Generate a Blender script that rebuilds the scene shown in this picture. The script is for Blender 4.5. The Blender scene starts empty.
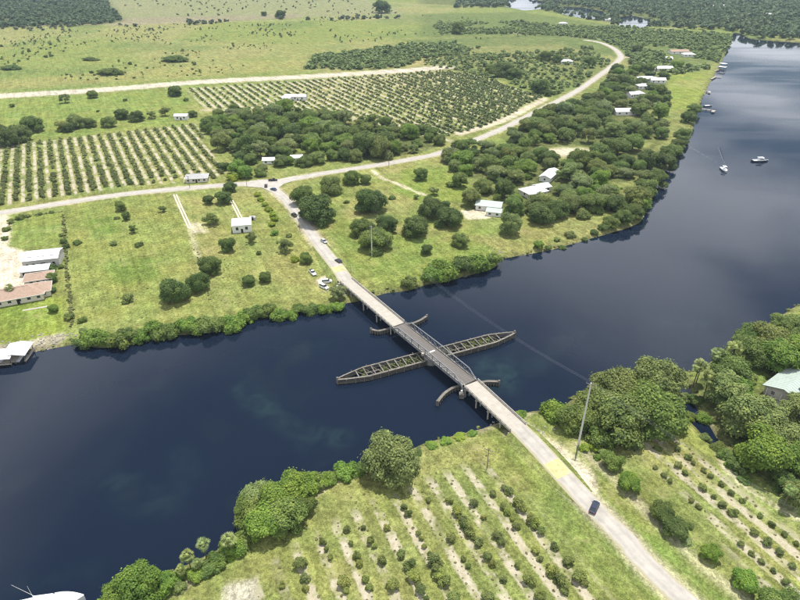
import bpy, math, random
import numpy as np
from mathutils import Vector
sc = bpy.context.scene
R = math.radians
rng = np.random.default_rng(7)
random.seed(7)

# ------------------------------------------------------------------ camera
CAMZ, FPX, TH = 132.0, 600.0, math.atan2(360, 600)
cam_d = bpy.data.cameras.new('camera'); cam = bpy.data.objects.new('camera', cam_d)
sc.collection.objects.link(cam); sc.camera = cam
cam.location = (0, 0, CAMZ); cam.rotation_euler = (math.pi/2 - TH, 0, 0)
cam_d.sensor_width = 36; cam_d.lens = FPX/800*36; cam_d.clip_start = 0.5; cam_d.clip_end = 30000

# ------------------------------------------------------------------ sky, sun, exposure
SUN_EL, SUN_AZ = R(75), R(22)          # azimuth clockwise from +Y
w = bpy.data.worlds.new('World'); sc.world = w; w.use_nodes = True
nt = w.node_tree; nt.nodes.clear()
def N(t, type_, **kw):
    n = t.nodes.new(type_)
    for k, v in kw.items():
        if k in n.inputs: n.inputs[k].default_value = v
        else: setattr(n, k, v)
    return n
sky = N(nt, 'ShaderNodeTexSky', sky_type='NISHITA', sun_disc=False, sun_elevation=SUN_EL, sun_rotation=SUN_AZ,
        air_density=1.0, dust_density=1.0, ozone_density=1.2)
tc = N(nt, 'ShaderNodeTexCoord')
sep = N(nt, 'ShaderNodeSeparateXYZ'); nt.links.new(tc.outputs['Generated'], sep.inputs[0])
zc = N(nt, 'ShaderNodeMath', operation='MAXIMUM'); nt.links.new(sep.outputs[2], zc.inputs[0]); zc.inputs[1].default_value = 0.06
dx = N(nt, 'ShaderNodeMath', operation='DIVIDE'); dy = N(nt, 'ShaderNodeMath', operation='DIVIDE')
nt.links.new(sep.outputs[0], dx.inputs[0]); nt.links.new(zc.outputs[0], dx.inputs[1])
nt.links.new(sep.outputs[1], dy.inputs[0]); nt.links.new(zc.outputs[0], dy.inputs[1])
cmb = N(nt, 'ShaderNodeCombineXYZ'); nt.links.new(dx.outputs[0], cmb.inputs[0]); nt.links.new(dy.outputs[0], cmb.inputs[1])
cmb.inputs[2].default_value = 8.5
cn = N(nt, 'ShaderNodeTexNoise', Scale=0.6, Detail=6.0, Roughness=0.5, Distortion=0.4); nt.links.new(cmb.outputs[0], cn.inputs['Vector'])
cr = N(nt, 'ShaderNodeMapRange', interpolation_type='SMOOTHSTEP'); nt.links.new(cn.outputs[0], cr.inputs[0])
cr.inputs[1].default_value = 0.40; cr.inputs[2].default_value = 0.60; cr.inputs[3].default_value = 0; cr.inputs[4].default_value = 0.95
cmix = N(nt, 'ShaderNodeMix', data_type='RGBA'); nt.links.new(cr.outputs[0], cmix.inputs['Factor'])
nt.links.new(sky.outputs[0], cmix.inputs[6]); cmix.inputs[7].default_value = (20.0, 20.5, 21.8, 1)
bg = N(nt, 'ShaderNodeBackground'); bg.inputs[1].default_value = 0.072
nt.links.new(cmix.outputs[2], bg.inputs[0])
wo = N(nt, 'ShaderNodeOutputWorld'); nt.links.new(bg.outputs[0], wo.inputs[0])
sd_ = bpy.data.lights.new('sun', 'SUN'); sun = bpy.data.objects.new('sun', sd_); sc.collection.objects.link(sun)
sd_.energy = 4.9; sd_.angle = R(0.53); sd_.color = (1.0, 0.955, 0.88)
sdir = Vector((math.sin(SUN_AZ)*math.cos(SUN_EL), math.cos(SUN_AZ)*math.cos(SUN_EL), math.sin(SUN_EL)))
sun.rotation_euler = sdir.to_track_quat('Z', 'Y').to_euler(); sun.location = (0, 0, 400)
sc.view_settings.view_transform = 'Standard'; sc.view_settings.look = 'None'
sc.view_settings.exposure = 0.14; sc.view_settings.gamma = 1.0; sc.view_settings.use_curve_mapping = False
sc.render.engine = 'CYCLES'
cy = sc.cycles
cy.use_denoising = True; cy.denoising_prefilter = 'NONE'; cy.filter_width = 1.3; cy.use_adaptive_sampling = True
cy.max_bounces = 5; cy.diffuse_bounces = 2; cy.glossy_bounces = 3; cy.transmission_bounces = 3; cy.volume_bounces = 0
cy.transparent_max_bounces = 4; cy.caustics_reflective = False; cy.caustics_refractive = False

# ------------------------------------------------------------------ measuring: photo pixel -> place on the level land
LAND = 2.0
_c, _s = math.cos(TH), math.sin(TH)
def at(px, py, z=LAND):
    u = (px-400)/FPX; v = (300-py)/FPX
    d = (u, _c+v*_s, -_s+v*_c); t = (z-CAMZ)/d[2]
    return (d[0]*t, d[1]*t)
def mpp(px, py, z=LAND):               # metres per photo pixel across the view there
    x, y = at(px, py, z)
    return (y*_c + (CAMZ-z)*_s)/FPX
def W(pts, z=LAND): return np.array([at(p[0], p[1], z) for p in pts])

# ------------------------------------------------------------------ helpers
col = sc.collection
def link(o): col.objects.link(o); return o
def tag(o, label=None, cat=None, group=None, kind=None):
    if label: o['label'] = label
    if cat: o['category'] = cat
    if group: o['group'] = group
    if kind: o['kind'] = kind
    return o
def empty(name, loc=(0, 0, 0), rz=0):
    o = bpy.data.objects.new(name, None); o.location = loc; o.rotation_euler = (0, 0, rz); o.empty_display_size = 0.5
    return link(o)
def np_mesh(name, V, F):               # F: (n,3) or (n,4) int array
    V = np.asarray(V, np.float32); F = np.asarray(F, np.int32)
    m = bpy.data.meshes.new(name); k = F.shape[1]; n = len(F)
    m.vertices.add(len(V)); m.vertices.foreach_set('co', V.ravel())
    m.loops.add(n*k); m.loops.foreach_set('vertex_index', F.ravel())
    m.polygons.add(n); m.polygons.foreach_set('loop_start', np.arange(n, dtype=np.int32)*k)
    try: m.polygons.foreach_set('loop_total', np.full(n, k, np.int32))
    except Exception: pass
    m.update(calc_edges=True)
    return m
def add(name, mesh, mat=None, parent=None):
    o = bpy.data.objects.new(name, mesh)
    if mat and not mesh.materials: mesh.materials.append(mat)
    if parent: o.parent = parent
    return link(o)
class MB:
    def __init__(s): s.v = []; s.f = []
    def box(s, c, d, rz=0):
        x, y, z = d[0]/2, d[1]/2, d[2]/2; n = len(s.v); ca, sa = math.cos(rz), math.sin(rz)
        for dz in (-z, z):
            for (a, b) in ((-x, -y), (x, -y), (x, y), (-x, y)):
                s.v.append((c[0]+a*ca-b*sa, c[1]+a*sa+b*ca, c[2]+dz))
        s.f += [tuple(n+i for i in q) for q in ((3, 2, 1, 0), (4, 5, 6, 7), (0, 1, 5, 4), (1, 2, 6, 5), (2, 3, 7, 6), (3, 0, 4, 7))]
        return s
    def beam(s, a, b, w, h):
        a = Vector(a); b = Vector(b); d = (b-a).normalized()
        up = Vector((0, 0, 1)) if abs(d.z) < 0.95 else Vector((0, 1, 0))
        si = d.cross(up).normalized()*w/2; u = si.cross(d).normalized()*h/2; n = len(s.v)
        for p in (a, b):
            for q in (-si-u, si-u, si+u, -si+u): s.v.append(tuple(p+q))
        s.f += [tuple(n+i for i in q) for q in ((3, 2, 1, 0), (4, 5, 6, 7), (0, 1, 5, 4), (1, 2, 6, 5), (2, 3, 7, 6), (3, 0, 4, 7))]
        return s
    def tube(s, pts, radii, k=8):
        n = len(s.v); pts = [Vector(p) for p in pts]
        for i, p in enumerate(pts):
            d = (pts[min(i+1, len(pts)-1)]-pts[max(i-1, 0)]).normalized()
            ref = Vector((1, 0, 0)) if abs(d.x) < 0.9 else Vector((0, 1, 0))
            a = d.cross(ref).normalized(); b = d.cross(a)
            for j in range(k):
                t = 2*math.pi*j/k; s.v.append(tuple(p+(a*math.cos(t)+b*math.sin(t))*radii[i]))
        for i in range(len(pts)-1):
            for j in range(k):
                s.f.append((n+i*k+j, n+i*k+(j+1) % k, n+(i+1)*k+(j+1) % k, n+(i+1)*k+j))
        s.f.append(tuple(n+j for j in range(k))[::-1]); s.f.append(tuple(n+(len(pts)-1)*k+j for j in range(k)))
        return s
    def poly(s, pts): n = len(s.v); s.v += [tuple(p) for p in pts]; s.f.append(tuple(range(n, n+len(pts)))); return s
    def loft(s, rings, cap=True):
        n = len(s.v); k = len(rings[0])
        for r in rings: s.v += [tuple(p) for p in r]
        for i in range(len(rings)-1):
            for j in range(k): s.f.append((n+i*k+j, n+i*k+(j+1) % k, n+(i+1)*k+(j+1) % k, n+(i+1)*k+j))
        if cap: s.f.append(tuple(range(n, n+k))[::-1]); s.f.append(tuple(n+(len(rings)-1)*k+j for j in range(k)))
        return s
    def mesh(s, name):
        m = bpy.data.meshes.new(name); m.from_pydata(s.v, [], s.f); m.update(); return m
    def build(s, name, mat, parent=None): return add(name, s.mesh(name), mat, parent)
ORD = ['first', 'second', 'third', 'fourth', 'fifth', 'sixth', 'seventh', 'eighth', 'ninth', 'tenth', 'eleventh', 'twelfth',
       'thirteenth', 'fourteenth', 'fifteenth', 'sixteenth', 'seventeenth', 'eighteenth', 'nineteenth', 'twentieth', 'twenty-first', 'twenty-second', 'twenty-third', 'twenty-fourth', 'twenty-fifth', 'twenty-sixth', 'twenty-seventh', 'twenty-eighth', 'twenty-ninth', 'thirtieth', 'thirty-first', 'thirty-second', 'thirty-third', 'thirty-fourth']

# ------------------------------------------------------------------ value noise in numpy
_VG = {}
def vnoise(x, y, scale, seed=0, octv=3):
    out = np.zeros_like(x); amp = 1; tot = 0
    for o in range(octv):
        if seed*31+o not in _VG: _VG[seed*31+o] = np.random.default_rng(seed*31+o).random((256, 256)).astype(np.float32)
        g = _VG[seed*31+o]
        u = x/scale*(2**o)+17.3*o; v = y/scale*(2**o)+5.1*o
        i = np.floor(u).astype(int); j = np.floor(v).astype(int); fu = u-i; fv = v-j
        fu = fu*fu*(3-2*fu); fv = fv*fv*(3-2*fv)
        a = g[i % 256, j % 256]; b = g[(i+1) % 256, j % 256]; c = g[i % 256, (j+1) % 256]; d = g[(i+1) % 256, (j+1) % 256]
        out += amp*((a*(1-fu)+b*fu)*(1-fv)+(c*(1-fu)+d*fu)*fv); tot += amp; amp *= 0.5
    return out/tot
def sdist(x, y, P, bound=None):        # signed distance to polygon, positive inside
    inside = np.zeros(x.shape, bool); d2 = np.full(x.shape, 1e12)
    n = len(P)
    for i in range(n):
        ax, ay = P[i]; bx, by = P[(i+1) % n]
        ex, ey = bx-ax, by-ay; L = ex*ex+ey*ey+1e-9
        t = np.clip(((x-ax)*ex+(y-ay)*ey)/L, 0, 1)
        d2 = np.minimum(d2, (x-ax-t*ex)**2+(y-ay-t*ey)**2)
        cond = ((ay > y) != (by > y)) & (x < (bx-ax)*(y-ay)/(by-ay+1e-12)+ax)
        inside ^= cond
    return np.where(inside, 1, -1)*np.sqrt(d2)
def ldist(x, y, P):
    d2 = np.full(x.shape, 1e12)
    for i in range(len(P)-1):
        ax, ay = P[i]; bx, by = P[i+1]; ex, ey = bx-ax, by-ay; L = ex*ex+ey*ey+1e-9
        t = np.clip(((x-ax)*ex+(y-ay)*ey)/L, 0, 1)
        d2 = np.minimum(d2, (x-ax-t*ex)**2+(y-ay-t*ey)**2)
    return np.sqrt(d2)
def smooth(P, n=6):                    # Catmull-Rom through points
    P = np.asarray(P, float); out = []
    for i in range(len(P)-1):
        p0 = P[max(i-1, 0)]; p1 = P[i]; p2 = P[i+1]; p3 = P[min(i+2, len(P)-1)]
        for k in range(n):
            t = k/n; out.append(0.5*((2*p1)+(-p0+p2)*t+(2*p0-5*p1+4*p2-p3)*t*t+(-p0+3*p1-3*p2+p3)*t**3))
    out.append(P[-1]); return np.array(out)

# ------------------------------------------------------------------ materials
def mat(name, colr, rough=0.8, noise=0.0, scale=3.0, metal=0.0, spec=0.3, bump=0.0, streak=None):
    m = bpy.data.materials.new(name); m.use_nodes = True; t = m.node_tree; b = t.nodes['Principled BSDF']
    b.inputs['Roughness'].default_value = rough; b.inputs['Metallic'].default_value = metal
    b.inputs['Specular IOR Level'].default_value = spec; b.inputs['Base Color'].default_value = (*colr, 1)
    if noise:
        co = N(t, 'ShaderNodeTexCoord'); n = N(t, 'ShaderNodeTexNoise', Scale=scale, Detail=5.0, Roughness=0.65)
        if streak:
            mp = N(t, 'ShaderNodeMapping'); mp.inputs['Scale'].default_value = streak
            t.links.new(co.outputs['Object'], mp.inputs[0]); t.links.new(mp.outputs[0], n.inputs['Vector'])
        else: t.links.new(co.outputs['Object'], n.inputs['Vector'])
        mr = N(t, 'ShaderNodeMapRange'); t.links.new(n.outputs[0], mr.inputs[0])
        mr.inputs[1].default_value = 0.25; mr.inputs[2].default_value = 0.75
        mr.inputs[3].default_value = 1-noise; mr.inputs[4].default_value = 1+noise
        hs = N(t, 'ShaderNodeHueSaturation'); hs.inputs['Color'].default_value = (*colr, 1)
        t.links.new(mr.outputs[0], hs.inputs['Value']); t.links.new(hs.outputs[0], b.inputs['Base Color'])
        if bump:
            bp = N(t, 'ShaderNodeBump'); bp.inputs['Strength'].default_value = bump; bp.inputs['Distance'].default_value = 0.1
            t.links.new(n.outputs[0], bp.inputs['Height']); t.links.new(bp.outputs[0], b.inputs['Normal'])
    return m
M = {}
M['concrete'] = mat('concrete', (0.41, 0.38, 0.33), 0.9, 0.14, 0.5)
M['concrete_dark'] = mat('concrete_dark', (0.3, 0.28, 0.25), 0.9, 0.25, 0.8)
M['road'] = mat('road', (0.40, 0.375, 0.335), 0.95, 0.2, 0.35)
def road_wear(m):
    t = m.node_tree; b = t.nodes['Principled BSDF']; L = t.links.new; src = b.inputs['Base Color'].links[0].from_socket
    at_ = N(t, 'ShaderNodeAttribute', attribute_name='across'); ab = N(t, 'ShaderNodeMath', operation='ABSOLUTE'); L(at_.outputs['Fac'], ab.inputs[0])
    nz = N(t, 'ShaderNodeTexNoise', Scale=0.25, Detail=5.0); co = N(t, 'ShaderNodeTexCoord'); L(co.outputs['Object'], nz.inputs['Vector'])
    su = N(t, 'ShaderNodeMath', operation='SUBTRACT'); L(ab.outputs[0], su.inputs[0]); su.inputs[1].default_value = 0.48
    s2 = N(t, 'ShaderNodeMath', operation='ABSOLUTE'); L(su.outputs[0], s2.inputs[0])
    tr = N(t, 'ShaderNodeMapRange', interpolation_type='SMOOTHSTEP'); L(s2.outputs[0], tr.inputs[0]); tr.inputs[1].default_value = 0.05; tr.inputs[2].default_value = 0.3; tr.inputs[3].default_value = 0.93; tr.inputs[4].default_value = 1.04
    hs = N(t, 'ShaderNodeHueSaturation'); L(src, hs.inputs['Color']); L(tr.outputs[0], hs.inputs['Value'])
    ed = N(t, 'ShaderNodeMath', operation='MULTIPLY_ADD'); L(nz.outputs[0], ed.inputs[0]); ed.inputs[1].default_value = 0.7; L(ab.outputs[0], ed.inputs[2])
    er = N(t, 'ShaderNodeMapRange', interpolation_type='SMOOTHSTEP'); L(ed.outputs[0], er.inputs[0]); er.inputs[1].default_value = 1.12; er.inputs[2].default_value = 1.4
    mx = N(t, 'ShaderNodeMix', data_type='RGBA'); L(er.outputs[0], mx.inputs[0]); L(hs.outputs[0], mx.inputs[6]); mx.inputs[7].default_value = (0.36, 0.33, 0.225, 1)
    L(mx.outputs[2], b.inputs['Base Color'])
road_wear(M['road'])
M['sandroad'] = mat('sandroad', (0.56, 0.5, 0.4), 1.0, 0.15, 0.2)
M['yellow'] = mat('yellow_paint', (0.46, 0.44, 0.22), 0.9, 0.35, 0.6)
M['whitepaint'] = mat('white_paint', (0.75, 0.75, 0.72), 0.6, 0.08, 1.0)
M['steel'] = mat('silver_steel', (0.21, 0.22, 0.23), 0.5, 0.2, 1.5, 0.2)
M['grating'] = mat('brown_deck', (0.14, 0.125, 0.112), 0.75, 0.3, 0.9, streak=(1, 0.08, 1))
M['timber'] = mat('weathered_timber', (0.185, 0.17, 0.145), 0.95, 0.5, 0.9)
M['timber_dark'] = mat('wet_timber', (0.10, 0.09, 0.075), 0.8, 0.4, 1.0)
M['weed'] = mat('weed', (0.13, 0.19, 0.045), 1.0, 0.4, 1.2)
M['white_roof'] = mat('white_metal_roof', (0.72, 0.73, 0.74), 0.45, 0.07, 0.6)
M['grey_wall'] = mat('grey_wall', (0.5, 0.48, 0.45), 0.85, 0.1, 0.8)
M['cream_wall'] = mat('cream_wall', (0.68, 0.62, 0.52), 0.9, 0.08, 0.8)
M['white_wall'] = mat('white_wall', (0.74, 0.73, 0.7), 0.85, 0.06, 0.8)
M['brown_roof'] = mat('brown_shingle', (0.36, 0.26, 0.2), 0.95, 0.2, 1.2)
M['grey_roof'] = mat('grey_shingle', (0.4, 0.4, 0.4), 0.9, 0.15, 1.2)
M['green_roof'] = mat('green_metal_roof', (0.40, 0.47, 0.42), 0.5, 0.12, 0.4)
M['dark'] = mat('dark_opening', (0.02, 0.02, 0.022), 0.6)
M['glass'] = mat('window_glass', (0.03, 0.04, 0.05), 0.08, spec=0.6)
M['tyre'] = mat('tyre', (0.02, 0.02, 0.02), 0.9)
M['blue_tarp'] = mat('blue_tarp', (0.05, 0.25, 0.6), 0.6, 0.2, 2)
M['gel'] = mat('gelcoat', (0.8, 0.8, 0.8), 0.25, 0.03, 1.0, spec=0.5)
M['hull_blue'] = mat('dark_hull', (0.03, 0.04, 0.07), 0.3, spec=0.5)
M['canvas'] = mat('canvas', (0.55, 0.57, 0.6), 0.9, 0.1, 2)
M['bark'] = mat('bark', (0.17, 0.14, 0.11), 1.0, 0.35, 1.5)
M['wire'] = mat('wire', (0.2, 0.21, 0.23), 0.6)
M['pole'] = mat('pole_concrete', (0.58, 0.57, 0.54), 0.85, 0.08, 0.6)
M['deckwood'] = mat('dock_wood', (0.42, 0.37, 0.3), 0.95, 0.25, 1.5)
M['red_lens'] = mat('red_lens', (0.4, 0.02, 0.02), 0.3)
M['lens'] = mat('headlight_lens', (0.7, 0.7, 0.7), 0.2)
M['chrome'] = mat('rim', (0.5, 0.5, 0.5), 0.4, metal=0.7)
def paint(n, c): M[n] = mat(n, c, 0.28, spec=0.5)
for n, c in (('navy', (0.02, 0.03, 0.06)), ('silver', (0.45, 0.46, 0.47)), ('black_paint', (0.02, 0.02, 0.022)), ('white_car', (0.75, 0.75, 0.75)),
             ('blue_car', (0.07, 0.12, 0.22)), ('tan_car', (0.4, 0.36, 0.3))): paint(n, c)

def leaf_material(name):
    m = bpy.data.materials.new(name); m.use_nodes = True; t = m.node_tree; b = t.nodes['Principled BSDF']
    b.inputs['Roughness'].default_value = 0.65; b.inputs['Specular IOR Level'].default_value = 0.25
    oi = N(t, 'ShaderNodeObjectInfo'); g = N(t, 'ShaderNodeNewGeometry')
    n = N(t, 'ShaderNodeTexNoise', Scale=0.28, Detail=3.0); t.links.new(g.outputs['Position'], n.inputs['Vector'])
    a = N(t, 'ShaderNodeMapRange'); t.links.new(g.outputs['Random Per Island'], a.inputs[0]); a.inputs[3].default_value = 0.62; a.inputs[4].default_value = 1.38
    c = N(t, 'ShaderNodeMapRange'); t.links.new(n.outputs[0], c.inputs[0]); c.inputs[1].default_value = 0.3; c.inputs[2].default_value = 0.7
    c.inputs[3].default_value = 0.72; c.inputs[4].default_value = 1.28
    mu = N(t, 'ShaderNodeMath', operation='MULTIPLY'); t.links.new(a.outputs[0], mu.inputs[0]); t.links.new(c.outputs[0], mu.inputs[1])
    hu = N(t, 'ShaderNodeMapRange'); t.links.new(n.outputs[0], hu.inputs[0]); hu.inputs[1].default_value = 0.3; hu.inputs[2].default_value = 0.7
    hu.inputs[3].default_value = 0.515; hu.inputs[4].default_value = 0.485
    hs = N(t, 'ShaderNodeHueSaturation'); t.links.new(oi.outputs['Color'], hs.inputs['Color']); t.links.new(mu.outputs[0], hs.inputs['Value'])
    t.links.new(hu.outputs[0], hs.inputs['Hue'])
    t.links.new(hs.outputs[0], b.inputs['Base Color'])
    tr = N(t, 'ShaderNodeBsdfTranslucent'); t.links.new(hs.outputs[0], tr.inputs[0])
    mx = N(t, 'ShaderNodeMixShader'); mx.inputs[0].default_value = 0.27
    t.links.new(b.outputs[0], mx.inputs[1]); t.links.new(tr.outputs[0], mx.inputs[2])
    t.links.new(mx.outputs[0], t.nodes['Material Output'].inputs[0])
    return m
M['leaf'] = leaf_material('foliage')

# ------------------------------------------------------------------ river outline (waterline, z = 0)
north = [(-40, 356), (0, 355), (28, 353), (50, 349), (76, 344), (100, 348), (130, 345), (160, 337), (198, 334), (228, 329), (234, 322), (270, 316),
         (320, 310), (345, 304), (362, 301), (385, 294), (405, 291), (425, 285), (450, 281), (475, 274), (496, 267), (503, 259), (530, 254),
         (552, 250), (577, 243), (600, 236), (626, 229), (640, 222), (645, 208), (656, 188), (664, 172), (680, 152), (690, 137), (696, 117), (703, 97),
         (712, 80), (722, 61), (731, 42), (733, 34), (739, 33), (748, 38), (764, 40), (800, 42.5)]
south = [(800, 303), (772, 322), (748, 340), (722, 356), (700, 368), (682, 374), (690, 384), (693, 398), (702, 416), (716, 436), (728, 455),
         (722, 456), (706, 438), (690, 420), (678, 404), (668, 388), (640, 384), (610, 386), (578, 396), (560, 408), (545, 410), (528, 412),
         (516, 417), (496, 424), (478, 430), (452, 436), (430, 442), (405, 452), (372, 466), (345, 474), (330, 478), (295, 482), (262, 500), (245, 520), (232, 540),
         (205, 556), (180, 568), (160, 575), (130, 586), (104, 606)]
NS = smooth(W(north, 0), 5); SS = smooth(W(south, 0), 5)
RIV = np.vstack([[(-2500, -400), (-900, 20), (-420, 110), (-220, 160)], NS, [(760, 965), (1500, 905), (4000, 800)],
                 [(4000, 420), (1500, 560), (700, 430), (420, 330), (260, 268)], SS, [(-95, 62), (-160, 25), (-420, -90), (-900, -330), (-2500, -900)]])
PONDS = [W([(616, 17), (632, 15.5), (650, 19.5), (652, 26), (636, 29), (618, 26)], 0),
         W([(506, -1), (525, -2), (545, 1.5), (545, 9), (525, 11), (506, 7)], 0),
         W([(560, 6), (580, 7), (600, 10.5), (608, 15), (604, 20), (584, 19), (560, 14)], 0)]

# ------------------------------------------------------------------ orchards
ODIR = np.array([-375., 700.]); ODIR /= np.hypot(*ODIR)
OA = W([(-30, 150), (0, 146), (195, 124), (226, 172), (214, 180), (130, 186), (60, 197), (-30, 210)])
OB = W([(186, 88), (443, 71), (480, 76), (543, 97), (492, 125), (462, 133), (436, 139), (400, 128), (372, 121), (318, 114), (250, 110), (205, 109)])
D1 = W([(490, 471), (590, 592)]); D1 = D1[0]-D1[1]; D1 /= np.hypot(*D1)
D2 = W([(347, 534), (372, 597)]); D2 = D2[0]-D2[1]; D2 /= np.hypot(*D2)
D3 = W([(636, 452), (781, 580)]); D3 = D3[0]-D3[1]; D3 /= np.hypot(*D3)
CDIR = (D1+D2)/2; CDIR /= np.hypot(*CDIR)
def perp(d): return np.array([d[1], -d[0]])
OC = W([(486, 462), (506, 478), (615, 610), (610, 680), (230, 680), (262, 575), (300, 545), (345, 518), (400, 492), (440, 476)])
OD = W([(628, 440), (655, 428), (676, 440), (720, 470), (775, 522), (850, 570), (850, 660), (790, 620), (690, 500)])
U_C0 = float(W([(490, 471)])[0] @ perp(CDIR)); SP_C = 5.75
U_D0 = float(W([(636, 452)])[0] @ perp(D3)); SP_D = 4.9
SP_A = 6.9; SP_B = 7.4

# ------------------------------------------------------------------ roads
bridgeN = (-0.5, 194.2); bridgeS = (23.6, 158.8)
BD = np.array(bridgeN)-np.array(bridgeS); BL = float(np.hypot(*BD)); BD /= BL
road_south = np.vstack([[(36.2, 137.2)], W([(556, 470), (620, 534), (684, 600)]), [(112, 8), (200, -130), (500, -600)]])
road_north = np.vstack([[(-23.5, 229.5)], W([(338, 271), (318, 243), (300, 218), (286, 200), (272, 188), (262, 181)])])
road_west = np.vstack([[(-900, 250), (-420, 282)], W([(-60, 220), (0, 213), (60, 203.5), (130, 193.5), (195, 187.5), (240, 184), (275, 182), (320, 174), (375, 165.5), (415, 158.5),
               (440, 153), (480, 138), (505, 127.5), (540, 110), (575, 92), (600, 75), (616, 63), (621, 56), (613, 48), (600, 42.5), (585, 40)])])
ROADS = [(smooth(road_south), 2.8), (smooth(road_north), 3.0), (smooth(road_west), 3.3)]

# ------------------------------------------------------------------ ground sheet
def axis(lo, hi, fine, far_lo, far_hi, hold_lo, hold_hi, mx=7.0, r=1.015):
    mid = list(np.arange(lo, hi, fine))
    def grow(start, hold, end, sgn):
        out = []; p = start; st = fine
        while sgn*(end-p) > 0:
            if sgn*(hold-p) > 0: st = min(st*r, mx)
            else: st *= 1.12
            p += sgn*st; out.append(p)
        return out
    return np.array(grow(lo, hold_lo, far_lo, -1)[::-1] + mid + grow(mid[-1], hold_hi, far_hi, 1))
gx = axis(-185, 190, 1.3, -9000, 9000, -1050, 1050)
gy = axis(78, 350, 1.3, -3000, 12000, 40, 1750)
X, Y = np.meshgrid(gx, gy); X = X.astype(np.float64); Y = Y.astype(np.float64)
xs, ys = X.ravel(), Y.ravel()
jit = (vnoise(xs, ys, 9, 3, 3)-0.5)*5.0*np.clip(np.hypot(xs, ys)/300, 0.35, 1.2)
sdw = sdist(xs, ys, RIV)+jit*0.55
for P in PONDS:
    sel = np.where((xs > P[:, 0].min()-60) & (xs < P[:, 0].max()+60) & (ys > P[:, 1].min()-80) & (ys < P[:, 1].max()+80))[0]
    sdw[sel] = np.maximum(sdw[sel], sdist(xs[sel], ys[sel], P))
zb = np.clip(-sdw*0.55, -3.2, 1.2)
zb = np.where(sdw < -2.2, 1.2+0.8*np.clip((-sdw-2.2)/7, 0, 1), zb)
Z = zb + (vnoise(xs, ys, 30, 5, 2)-0.5)*0.12*(sdw < -9)
# base colour
n1 = vnoise(xs, ys, 60, 11, 4); n2 = vnoise(xs, ys, 14, 12, 4); n3 = vnoise(xs, ys, 220, 13, 4); n4 = vnoise(xs, ys, 4.5, 14, 2)
C = np.empty((len(xs), 3)); 
GREEN = np.array((0.212, 0.238, 0.07)); LUSH = np.array((0.168, 0.225, 0.05)); DRY = np.array((0.33, 0.305, 0.115)); SAND = np.array((0.56, 0.49, 0.37))
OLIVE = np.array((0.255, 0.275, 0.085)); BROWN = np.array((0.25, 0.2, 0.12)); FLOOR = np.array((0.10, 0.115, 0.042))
def blend(Cc, colr, m): return Cc*(1-m[:, None])+np.asarray(colr)*m[:, None]
def sst(a, b, x): t = np.clip((x-a)/(b-a), 0, 1); return t*t*(3-2*t)
C[:] = GREEN
C = blend(C, OLIVE, sst(0.40, 0.62, n1)*0.75)
C = blend(C, LUSH, sst(0.52, 0.72, n2)*0.45)
C = blend(C, DRY, sst(0.55, 0.72, vnoise(xs, ys, 22, 21, 4))*0.55)
C *= (0.86+0.28*n4)[:, None]
def zone(px, colr, amt, soft=3.0, z=LAND, nz=1.0, world=False):
    global C
    P = np.array(px) if world else W(px, z)
    sel = np.where((xs > P[:, 0].min()-20) & (xs < P[:, 0].max()+20) & (ys > P[:, 1].min()-20) & (ys < P[:, 1].max()+20))[0]
    if not len(sel): return
    d = sdist(xs[sel], ys[sel], P)+jit[sel]*0.7*nz
    m = sst(-soft, soft, d)*amt
    C[sel] = blend(C[sel], colr, m)
def strip(pts, colr, half, amt, soft=1.5, world=False, nz=1.0):
    global C
    P = np.array(pts) if world else W(pts)
    sel = np.where((xs > P[:, 0].min()-40) & (xs < P[:, 0].max()+40) & (ys > P[:, 1].min()-40) & (ys < P[:, 1].max()+40))[0]
    d = half-ldist(xs[sel], ys[sel], P)+jit[sel]*0.45*nz
    C[sel] = blend(C[sel], colr, sst(-soft, soft, d)*amt)
# far country: pastures beyond the airstrip
far = sst(560, 640, ys - 0.12*xs)
C = blend(C, np.array((0.225, 0.265, 0.075)), far*0.7)
C = blend(C, np.array((0.31, 0.29, 0.12)), far*sst(0.46, 0.66, n3)*0.7)
C = blend(C, np.array((0.14, 0.20, 0.06)), far*sst(0.55, 0.75, vnoise(xs, ys, 90, 31, 4))*0.55)
zone([(-200, 27), (125, 24), (300, 18), (410, 14), (380, 2), (300, -4), (120, -4), (-200, -4)], (0.27, 0.27, 0.14), 0.8, 25)
zone([(110, 26), (300, 18), (300, 14), (125, 18)], (0.3, 0.24, 0.17), 0.6, 12)
zone([(-60, 92), (0, 90), (200, 77), (320, 68), (300, 60), (200, 66), (0, 80), (-60, 84)], (0.32, 0.295, 0.11), 0.6, 10)
zone([(400, 66), (560, 62), (585, 52), (540, 36), (440, 48), (395, 52)], (0.36, 0.31, 0.13), 0.75, 12)
zone([(400, 40), (560, 34), (640, 30), (730, 36), (722, 60), (690, 70), (625, 60), (560, 45), (450, 48)], (0.13, 0.175, 0.055), 0.85, 12)
zone([(425, 66), (450, 50), (540, 44), (592, 48), (614, 66), (602, 80), (570, 92), (545, 96), (500, 80)], (0.15, 0.185, 0.06), 0.6, 10)
zone([(420, 38), (420, 14), (520, 12), (620, 26), (740, 34), (732, 44), (620, 36), (520, 36)], (0.13, 0.17, 0.055), 0.75, 14)
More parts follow.
